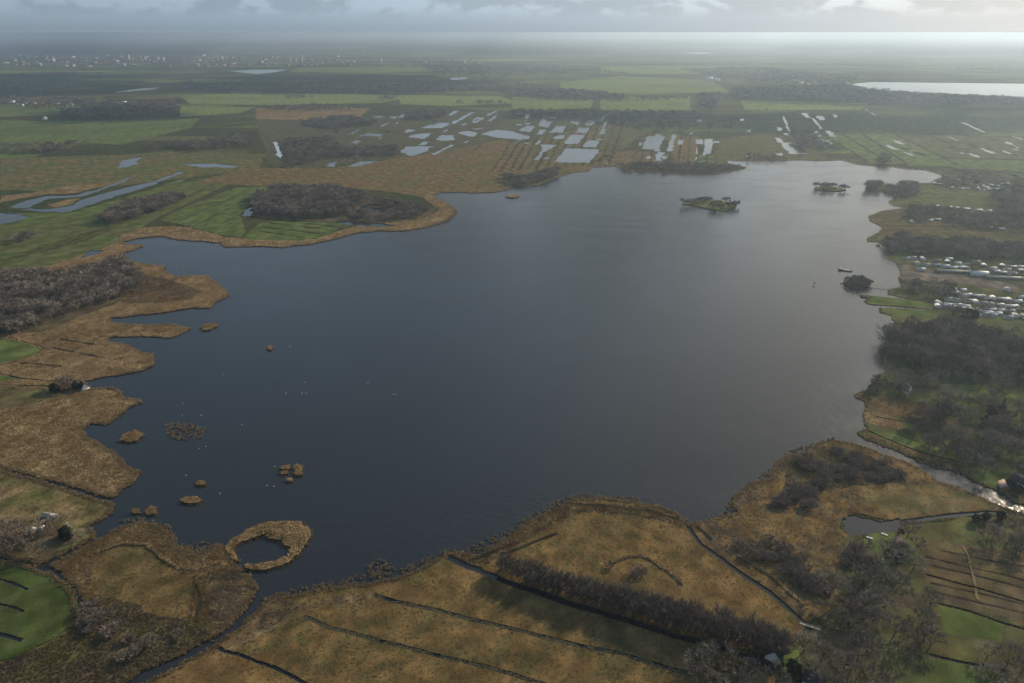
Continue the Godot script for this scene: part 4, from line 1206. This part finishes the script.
func build_houses() -> void:
	var white := plain("white_paint", lin(0.72, 0.71, 0.68), 0.8)
	var cream := plain("cream_wall", lin(0.55, 0.5, 0.4), 0.9)
	mats.brick = plain("brick", lin(0.26, 0.14, 0.09), 0.95)
	mats.door = plain("door_paint", lin(0.07, 0.1, 0.08), 0.6)
	mats.frame = plain("frame_paint", lin(0.6, 0.6, 0.58), 0.6)
	mats.glass = plain("window_glass", lin(0.03, 0.035, 0.04), 0.08)
	var tar := plain("black_tarred_boards", lin(0.025, 0.025, 0.028), 0.9)
	var thatch := plain("thatch", lin(0.12, 0.10, 0.075), 1.0)
	var slate := plain("dark_tiles", lin(0.06, 0.06, 0.065), 0.7)
	var red := plain("red_tiles", lin(0.28, 0.12, 0.07), 0.85)
	var metal := plain("pale_sheet_roof", lin(0.7, 0.71, 0.7), 0.7)
	var greyr := plain("grey_felt_roof", lin(0.30, 0.31, 0.31), 0.8)
	var wood_ := plain("weathered_wood", lin(0.2, 0.17, 0.13), 0.95)
	# single houses near by
	house("farmhouse", "farmhouse with white gable and black roof on the reed point", "house", px(84.5, 389), 0.85, 6.5, 8.0, 3.0, 4.0, white, tar, {"windows": 3, "chimney": true})
	house("barn", "black tarred barn behind the white farmhouse", "barn", px(78, 388), 0.9, 7.0, 9.0, 2.8, 3.4, tar, tar, {"windows": 1})
	house("shed", "cream shed among bare trees by the cottage yard", "shed", px(34, 532), 1.2, 3.0, 4.5, 2.2, 0.9, cream, cream, {"windows": 1})
	house("shed", "tiny white hut in the cottage yard", "shed", px(42, 530), 0.3, 2.2, 2.4, 2.3, 0.8, white, white, {"windows": 1})
	house("shed", "long low grey-roofed shed behind the cottage yard", "shed", px(50, 518), 1.35, 4.0, 9.5, 2.2, 1.2, wood_, greyr, {"windows": 2})
	house("cottage", "dark thatched cottage in a green garden by the pond", "house", px(900, 549), -0.35, 9.0, 12.0, 2.6, 4.6, cream, thatch, {"windows": 3, "chimney": true})
	house("house", "dark-roofed house with pale gable edges under front trees", "house", px(814, 682), 1.15, 8.0, 11.0, 2.8, 4.0, white, slate, {"windows": 3, "chimney": true})
	house("house", "dark-roofed house with white verge at the ditch's end", "house", px(774, 655), -0.5, 8.0, 10.0, 2.8, 4.2, white, slate, {"windows": 3, "chimney": true})
	house("boathouse", "red-walled boathouse with pinkish roof on the channel lawn", "house", px(1003, 488), -0.4, 5.0, 8.0, 2.5, 2.2, mats.brick, plain("pinkish_roof", lin(0.45, 0.33, 0.28), 0.8), {"windows": 2})
	house("house", "pale-walled house half hidden by trees on the channel", "house", px(1019, 483), 0.4, 7.0, 10.0, 2.8, 3.6, white, slate, {"windows": 2})
	# long sheds and the hall in the harbour camp
	house("harbour_shed", "long pale flat-roofed harbour shed left of the white hall", "shed", (px(938, 271) + px(970, 274.5)) * 0.5, 1.42, 7.0, 46.0, 3.0, 1.0, wood_, plain("straw_roof", lin(0.5, 0.47, 0.36), 0.8), {"windows": 6})
	house("harbour_shed", "long pale flat-roofed harbour shed right of the white hall", "shed", (px(988, 277) + px(1019, 281)) * 0.5, 1.42, 7.0, 46.0, 3.0, 1.0, wood_, mats.straw_roof, {"windows": 6})
	house("harbour_hall", "white-roofed hall between the two long harbour sheds", "hall", px(979, 275.5), 1.42, 10.0, 20.0, 4.0, 2.4, white, metal, {"windows": 4})
	# chalets: one of each kind, then copies
	var kinds := []
	for k in [[white, metal], [wood_, metal], [white, greyr], [cream, metal]]:
		kinds.append(k)
	var first := {}
	var chalet := func(p: Vector2, label: String, group: String, turn: float, k: int):
		if not first.has(k):
			first[k] = house("holiday_chalet", label, "chalet", p, turn, 5.4, 8.6, 2.6, 1.2, kinds[k][0], kinds[k][1], {"windows": 2, "group": group})
		else:
			copy(first[k], Vector3(p.x, 0, p.y), turn, 1.0, label, group)
	var where := ["pale-roofed chalet in the lower rows of the harbour camp", "pale-roofed chalet in the upper rows behind the harbour sheds", "tiny pale chalet in the far camp by the lake's end", "tiny pale hut in the row along the camping field"]
	var cols := ["white", "wooden", "grey-topped", "cream"]
	var sets := [
		[8.0, 896, 240, [330,540, 383,540, 450,548, 490,530, 555,540, 520,558, 600,572, 660,578, 735,590, 808,598, 570,495, 635,505, 697,515, 765,525, 825,530, 905,540, 970,548, 640,458, 705,465, 770,473, 840,482, 900,490, 970,500, 447,405, 525,410, 430,430, 492,435, 570,448, 890,405, 912,578, 950,615, 1015,622, 630,612, 765,568, 840,575, 340,512, 415,528, 1010,465]],
		[8.0, 896, 240, [80,155, 130,150, 215,158, 330,175, 410,182, 490,195, 560,210, 640,185, 700,212, 770,235, 850,215, 930,225, 990,225, 165,195, 240,207, 318,208, 393,218, 455,230, 515,228, 570,236, 800,262, 845,270, 905,276, 960,282, 200,243, 420,160, 885,245, 1000,255, 180,95, 968,108]],
		[8.0, 896, 160, [310,195, 345,200, 400,210, 455,228, 510,215, 535,238, 570,238, 635,210, 655,245, 690,250, 720,225, 750,240, 775,210, 800,240, 830,235, 860,245, 880,225, 900,245, 640,230, 700,215, 740,205, 810,215, 850,200, 880,195, 600,200, 130,502, 270,490, 330,484, 765,550, 840,560]],
		[8.0, 896, 160, [340,378, 370,382, 450,387, 500,392, 545,398, 590,402, 650,408, 690,412, 740,415]]]
	for si in 4:
		var s: Array = sets[si]
		var a: Array = s[3]
		for i in range(0, a.size(), 2):
			var k := rng.randi() % 4
			chalet.call(px(s[1] + a[i] / s[0], s[2] + a[i + 1] / s[0]), cols[k] + " " + where[si], cols[k] + " " + where[si] + "s", 1.35 + rng.randf_range(-0.25, 0.25) + (PI * 0.5 if rng.randf() < 0.4 else 0.0), k)
	for r in 4:
		for c in 11:
			var q := Vector2(946.0 + c * 8.0 + r * 2.0, 294.5 + r * 5.6 + c * 1.05)
			var free := true
			var la: Array = sets[0][3]
			for i in range(0, la.size(), 2):
				if Vector2(896 + la[i] / 8.0, 240 + la[i + 1] / 8.0).distance_to(q) < 4.2:
					free = false
			if free:
				chalet.call(px(q.x, q.y), "grey-topped " + where[0], "grey-topped " + where[0] + "s", 1.4, 2)
	# farms and villages in the far polder
	var farm := func(x: float, y: float, k: float, wm: Material, rm: Material, label: String, group := ""):
		house("farmhouse", label, "house", px(x, y), rng.randf() * 3.0, 9.0 * k, 16.0 * k, 3.5 * k, 4.0 * k, wm, rm, {"windows": 2, "group": group})
	farm.call(519, 114, 1.2, white, slate, "white farmhouse at the dark marsh's edge")
	farm.call(748, 132, 0.8, white, white, "small white mill-like house at the far ditch")
	farm.call(699, 122, 1.0, white, white, "white farmhouse in front of dark green fields")
	farm.call(748, 158, 0.6, white, white, "small white hut at the far lake edge")
	farm.call(75, 110, 1.9, white, metal, "pale farm hall in the dark field edge")
	farm.call(45, 119.5, 1.3, white, metal, "pale shed beside the left green field")
	farm.call(767, 110, 1.2, white, slate, "white house beside the tree in the green field")
	farm.call(709, 80.5, 3.0, white, metal, "wide pale glasshouse farm in the far polder")
	farm.call(717, 81, 2.4, white, metal, "second pale farm hall in the far polder")
	for i in 34:
		farm.call(rng.randf_range(775, 850), rng.randf_range(80, 96), rng.randf_range(0.9, 1.7), [white, cream, mats.brick][i % 3], [red, slate, metal][rng.randi() % 3], ["white", "cream", "brick"][i % 3] + " village house among the trees before the second lake", ["white", "cream", "brick"][i % 3] + " village houses before the second lake")
	for i in 16:
		farm.call(rng.randf_range(10, 125), rng.randf_range(99, 106), rng.randf_range(0.9, 1.6), [white, cream][i % 2], [red, slate, metal][rng.randi() % 3], ["white", "cream"][i % 2] + " house of the hamlet at the dark field", ["white", "cream"][i % 2] + " hamlet houses")
	# the town on the horizon
	var plaster := plain("grey_plaster", lin(0.38, 0.38, 0.37), 0.9)
	var dun := plain("dun_plaster", lin(0.34, 0.31, 0.26), 0.9)
	var block := func(x: float, y: float, w: float, d: float, h: float, m: Material, label: String, group: String):
		var q := px(x, y)
		var t := thing("town_block", label, "building", Vector3(q.x, 0, q.y), rng.randf() * 1.5, group)
		part("wall", slab(Vector3(-w * 0.5, -0.2, -d * 0.5), Vector3(w * 0.5, h, d * 0.5)), m, t)
		part("roof", slab(Vector3(-w * 0.5 - 0.3, h, -d * 0.5 - 0.3), Vector3(w * 0.5 + 0.3, h + 0.8, d * 0.5 + 0.3)), greyr if h > 20 else [red, slate, greyr][rng.randi() % 3], t)
	for a in [[129, 62, 30, 20, 75], [222, 62, 34, 22, 62], [290, 63, 16, 14, 55], [296, 63, 16, 14, 50], [302, 63, 20, 16, 72], [145, 61, 30, 20, 45], [163, 61.5, 40, 25, 42], [53, 62, 50, 25, 36], [122, 66, 60, 30, 22], [347, 63, 60, 30, 24], [381, 63, 24, 18, 48]]:
		block.call(a[0], a[1], a[2], a[3], a[4], plaster, "tall pale tower block above the distant town", "tower blocks of the distant town")
	for i in 230:
		var x := rng.randf_range(0, 330) if i < 190 else rng.randf_range(330, 480)
		var y := rng.randf_range(55.5, 67.0)
		var big_ := rng.randf() < 0.16
		var k: int = [0, 1, 2, 1, 2, 2][rng.randi() % 6]
		block.call(x, y, rng.randf_range(30, 90) if big_ else rng.randf_range(16, 60), rng.randf_range(14, 40), rng.randf_range(10, 26) if big_ else rng.randf_range(7, 13), [plaster, dun, mats.brick][k] if not big_ else dun, ["grey", "cream", "brick"][k if not big_ else 1] + " building in the roofs of the distant town", ["grey", "cream", "brick"][k if not big_ else 1] + " roofs of the distant town")

# ------------------------------------------------------------------ things on the water
func build_lake_things() -> void:
	var m := plain("feathers", lin(0.8, 0.8, 0.78), 0.8)
	# swans
	var st := SurfaceTool.new()
	st.begin(Mesh.PRIMITIVE_TRIANGLES)
	st.set_normal(Vector3.UP)
	var rings := [[-0.62, 0.30, 0.02], [-0.45, 0.20, 0.14], [-0.2, 0.16, 0.24], [0.1, 0.15, 0.27], [0.35, 0.16, 0.22], [0.5, 0.2, 0.12], [0.56, 0.24, 0.03]]
	for i in rings.size() - 1:
		for k in 8:
			var q := []
			for c in [[i, k], [i + 1, k], [i + 1, k + 1], [i, k + 1]]:
				var r: Array = rings[c[0]]
				var t: float = TAU * c[1] / 8.0
				q.append(Vector3(r[0], r[1] + sin(t) * r[2] * 0.8, cos(t) * r[2]))
			quad(st, q[0], q[1], q[2], q[3])
	var neck := [Vector3(0.42, 0.24, 0), Vector3(0.62, 0.40, 0), Vector3(0.58, 0.62, 0), Vector3(0.62, 0.80, 0), Vector3(0.74, 0.84, 0)]
	for i in 4:
		tube(st, neck[i], neck[i + 1], 0.06 - i * 0.006, 0.055 - i * 0.006, 6)
	st.generate_normals()
	var body := st.commit()
	var sb := SurfaceTool.new()
	sb.begin(Mesh.PRIMITIVE_TRIANGLES)
	tube(sb, Vector3(0.74, 0.84, 0), Vector3(0.88, 0.80, 0), 0.035, 0.012, 5)
	var beak := sb.commit()
	var bird: Node3D = null
	for a in [182,415, 201,415, 183,403, 199,448, 206,446, 220,493, 186,475, 242,424, 223,374, 275,466, 274,486, 267,485, 305,382, 302,393, 306,393, 286,393, 368,383, 393,394, 396,394, 290,346].size() / 2:
		var pts := [182,415, 201,415, 183,403, 199,448, 206,446, 220,493, 186,475, 242,424, 223,374, 275,466, 274,486, 267,485, 305,382, 302,393, 306,393, 286,393, 368,383, 393,394, 396,394, 290,346]
		var q := px(pts[a * 2], pts[a * 2 + 1])
		if bird == null:
			bird = thing("white_swan", "white swan floating on the dark open lake", "bird", Vector3(q.x, WATER - 0.08, q.y), rng.randf() * TAU, "swans on the lake")
			part("body", body, m, bird)
			bird.scale = Vector3.ONE * 0.8
			part("beak", beak, plain("beak", lin(0.5, 0.2, 0.05), 0.6), bird)
		else:
			copy(bird, Vector3(q.x, WATER - 0.08, q.y), rng.randf() * TAU, 0.8)
	# moored barge
	var q := px(845, 270.5)
	var b := thing("barge", "long dark barge with pale deck moored off the islet", "boat", Vector3(q.x, WATER, q.y), -0.45)
	var hs := SurfaceTool.new()
	hs.begin(Mesh.PRIMITIVE_TRIANGLES)
	var hull := [[-9.0, 0.3], [-8.0, 1.7], [-4.0, 2.2], [5.0, 2.2], [8.0, 1.3], [9.5, 0.1]]
	for i in hull.size() - 1:
		var p0: Array = hull[i]
		var p1: Array = hull[i + 1]
		for s in [-1.0, 1.0]:
			quad(hs, Vector3(p0[0], -0.4, p0[1] * s * 0.8), Vector3(p1[0], -0.4, p1[1] * s * 0.8), Vector3(p1[0], 1.1, p1[1] * s), Vector3(p0[0], 1.1, p0[1] * s))
		quad(hs, Vector3(p0[0], 0.95, -p0[1]), Vector3(p1[0], 0.95, -p1[1]), Vector3(p1[0], 0.95, p1[1]), Vector3(p0[0], 0.95, p0[1]))
	hs.generate_normals()
	part("hull", hs.commit(), mats.black_tarred_boards, b)
	part("deck_cover", slab(Vector3(-4.0, 0.96, -1.7), Vector3(5.5, 1.5, 1.7)), plain("pink_grey_cover", lin(0.42, 0.36, 0.34), 0.8), b)
	var cb := part("cabin", slab(Vector3(-7.6, 0.96, -1.3), Vector3(-4.6, 2.7, 1.3)), mats.cream_wall, b)
	for s in [-1.0, 1.0]:
		part("pane", slab(Vector3(-7.2, 1.7, 1.31 * s - 0.03), Vector3(-5.0, 2.4, 1.31 * s + 0.03)), mats.window_glass, cb)
	# pier to the islet
	var pa := px(868, 286.5)
	var pb := px(891, 290)
	var pier := thing("pier", "narrow wooden pier linking the bushy islet to the shore", "pier", Vector3(pa.x, WATER, pa.y), -(pb - pa).angle())
	var pl := pa.distance_to(pb)
	part("rail", slab(Vector3(0, 1.55, -0.75), Vector3(pl, 1.65, -0.67)), mats.weathered_wood, pier)
	for i in int(pl / 0.8):
		part("plank", slab(Vector3(i * 0.8 + 0.03, 0.6, -0.8), Vector3(i * 0.8 + 0.77, 0.68, 0.8)), mats.weathered_wood, pier)
	for i in int(pl / 4.0) + 1:
		for s in [-1.0, 1.0]:
			part("post", slab(Vector3(i * 4.0 - 0.1, -0.6, 0.7 * s - 0.1), Vector3(i * 4.0 + 0.1, 0.6 if s > 0 else 1.7, 0.7 * s + 0.1)), mats.weathered_wood, pier)
	# white launch at the islet's end
	q = px(844, 282)
	var la := thing("launch", "small pale launch tied to the bushy islet's end", "boat", Vector3(q.x - 4.0, WATER, q.y + 3.0), 0.9)
	var ls := SurfaceTool.new()
	ls.begin(Mesh.PRIMITIVE_TRIANGLES)
	hull = [[-3.5, 1.0], [0.0, 1.3], [2.0, 1.0], [3.8, 0.05]]
	for i in 3:
		for s in [-1.0, 1.0]:
			quad(ls, Vector3(hull[i][0], -0.3, hull[i][1] * s * 0.7), Vector3(hull[i + 1][0], -0.3, hull[i + 1][1] * s * 0.7), Vector3(hull[i + 1][0], 0.8, hull[i + 1][1] * s), Vector3(hull[i][0], 0.8, hull[i][1] * s))
		quad(ls, Vector3(hull[i][0], 0.6, -hull[i][1]), Vector3(hull[i + 1][0], 0.6, -hull[i + 1][1]), Vector3(hull[i + 1][0], 0.6, hull[i + 1][1]), Vector3(hull[i][0], 0.6, hull[i][1]))
	quad(ls, Vector3(-3.5, -0.3, -0.7), Vector3(-3.5, -0.3, 0.7), Vector3(-3.5, 0.8, 1.0), Vector3(-3.5, 0.8, -1.0))
	ls.generate_normals()
	var launch_hull := ls.commit()
	part("hull", launch_hull, mats.white_paint, la)
	part("cabin", slab(Vector3(-1.5, 0.61, -0.9), Vector3(1.0, 1.7, 0.9)), mats.cream_wall, la)
	for a in [[869, 538.5, "white rowing boat drawn up on the cottage lawn"], [884, 535, "white rowing boat at the cottage pond's edge"]]:
		q = px(a[0], a[1])
		var rb := thing("rowing_boat", a[2], "boat", Vector3(q.x, 0.45, q.y), rng.randf() * 3.0)
		rb.scale = Vector3.ONE * 0.62
		part("hull", launch_hull, mats.white_paint, rb)
		part("seat", slab(Vector3(-0.3, 0.62, -1.15), Vector3(0.3, 0.75, 1.15)), mats.weathered_wood, rb)
	# channel marker
	q = px(814, 284.5)
	var mk := thing("channel_marker", "dark marker post with a board standing in the lake", "marker", Vector3(q.x, WATER, q.y), 0.3)
	part("post", slab(Vector3(-0.2, -0.6, -0.2), Vector3(0.2, 3.8, 0.2)), mats.black_tarred_boards, mk)
	part("board", slab(Vector3(-1.0, 1.9, 0.21), Vector3(1.0, 3.7, 0.3)), mats.black_tarred_boards, mk)
	# wind pump by the cottage
	q = px(69.5, 529)
	var wp := thing("wind_pump", "small pale wind pump beside the dark evergreens", "windmill", Vector3(q.x, 0, q.y), 0.5)
	var pm := plain("galvanised_steel", lin(0.55, 0.6, 0.62), 0.5)
	var ps := SurfaceTool.new()
	ps.begin(Mesh.PRIMITIVE_TRIANGLES)
	for k in 4:
		var f := Vector3(0.7 if k & 1 else -0.7, -0.1, 0.7 if k & 2 else -0.7)
		tube(ps, f, Vector3(f.x * 0.15, 4.6, f.z * 0.15), 0.09, 0.07, 4)
	part("tower", ps.commit(), pm, wp)
	for k in 6:
		var t := TAU * k / 6.0
		var d := Vector3(cos(t), sin(t), 0)
		var s := Vector3(-sin(t), cos(t), 0.5) * 0.2
		var bs := SurfaceTool.new()
		bs.begin(Mesh.PRIMITIVE_TRIANGLES)
		var c := Vector3(0, 4.7, 0.35)
		quad(bs, c + d * 0.15 - s * 0.6, c + d * 1.3 - s, c + d * 1.3 + s, c + d * 0.15 + s * 0.6)
		bs.generate_normals()
		part("blade", bs.commit(), pm, wp)
	part("vane", slab(Vector3(-0.03, 4.4, -1.7), Vector3(0.03, 5.0, -0.7)), pm, wp)
	# footbridge over the ditch's end
	q = px(809, 627)
	var fb := thing("footbridge", "pale narrow footbridge crossing the ditch's end", "bridge", Vector3(q.x, 0, q.y), -0.45)
	for i in 14:
		part("plank", slab(Vector3(-5.0 + i * 0.8, 0.5, -0.6), Vector3(-5.0 + i * 0.8 + 0.74, 0.58, 0.6)), plain("pale_planks", lin(0.4, 0.37, 0.32), 0.9), fb)
	for s in [-1.0, 1.0]:
		part("rail", slab(Vector3(-5.0, 1.35, 0.62 * s - 0.05), Vector3(6.2, 1.47, 0.62 * s + 0.05)), mats.pale_planks, fb)
		for i in 4:
			part("post", slab(Vector3(-5.0 + i * 3.65, -0.3, 0.62 * s - 0.06), Vector3(-4.85 + i * 3.65, 1.34, 0.62 * s + 0.06)), mats.pale_planks, fb)
	# bushes crowding the round islet
	for a in [[849, 283], [853, 282], [857, 281], [861, 281.5], [865, 283], [868, 284.5], [851, 286], [856, 287], [861, 287.5], [866, 286.5], [858, 284], [863, 285]]:
		tree_at(10 + rng.randi() % 3, px(a[0], a[1]), rng.randf_range(0.8, 1.1), "bare_tree", "dark bushy tree crowding the round islet", "trees on the round islet", mats.twigs_1, 1.3)

# ------------------------------------------------------------------ clouds overhead, near ones where their shadows on the polder say, a far deck added against the haze
func build_clouds(to_sun: Vector3) -> void:
	var m := plain("cloud_water", lin(0.8, 0.8, 0.8), 1.0)
	var ball := SphereMesh.new()
	ball.radial_segments = 14
	ball.rings = 8
	ball.radius = 1.0
	ball.height = 2.0
	var up := 1300.0
	var shift := Vector2(to_sun.x, to_sun.z) / to_sun.y * up
	for a in [[[-60,75, 60,76, 120,80, 110,92, 40,98, -60,97], "broad grey cloud shading the dark green polder before the town"],
			[[185,84, 280,75, 420,76, 500,84, 400,93, 250,92], "long grey cloud shading the polder's middle"],
			[[540,113, 700,113, 800,114, 920,113, 1010,118, 1060,124, 940,131, 820,131, 720,123, 600,121], "long low cloud shading the fields before the village"],
			[[60,112, 110,108, 200,113, 190,117, 90,121], "small cloud shading the left wood belt"],
			[[860,86, 1060,101, 1060,111, 900,106, 760,98, 760,90], "grey cloud over the second lake's tree belt"]]:
		cloud(a[0], a[1], "", up, shift, ball, m)
	for k in 9:  # unseen deck spread at random, added to keep sun off the far haze
		var x := -150.0 + 140.0 * k + rng.randf_range(-30, 30)
		var y: float = [45.5, 49.0, 53.0][k % 3]
		var w := rng.randf_range(70, 130)
		var t := (y - 36.0) * 0.13
		cloud([x - w, y, x - w * 0.5, y - t, x + w * 0.6, y - t, x + w, y, x + w * 0.4, y + t, x - w * 0.6, y + t], "unseen flat grey cloud added towards the horizon to dim the haze", "clouds added to dim the far haze", up, shift, ball, m)

func cloud(a: Array, label: String, group: String, up: float, shift: Vector2, ball: Mesh, m: Material) -> void:
		var p := PP(a)
		var r := box_of(p)
		var size := clampf(sqrt(r.get_area()) * 0.07, 40.0, 420.0)
		var st := SurfaceTool.new()
		var n := int(clampf(r.get_area() / (size * size * 0.9), 20, 420))
		for i in n:
			var q := r.position + Vector2(rng.randf(), rng.randf()) * r.size
			if not Geometry2D.is_point_in_polygon(q, p):
				continue
			var k := size * rng.randf_range(0.7, 1.5)
			st.append_from(ball, 0, Transform3D(Basis.from_scale(Vector3(k, minf(k * 0.45, 90.0), k)), Vector3(q.x + shift.x, up + rng.randf_range(0, 50), q.y + shift.y)))
		var o := part("cloud", st.commit(), m, self)
		o.name = numbered("cloud")
		tag(o, label, "cloud", group, "thing")
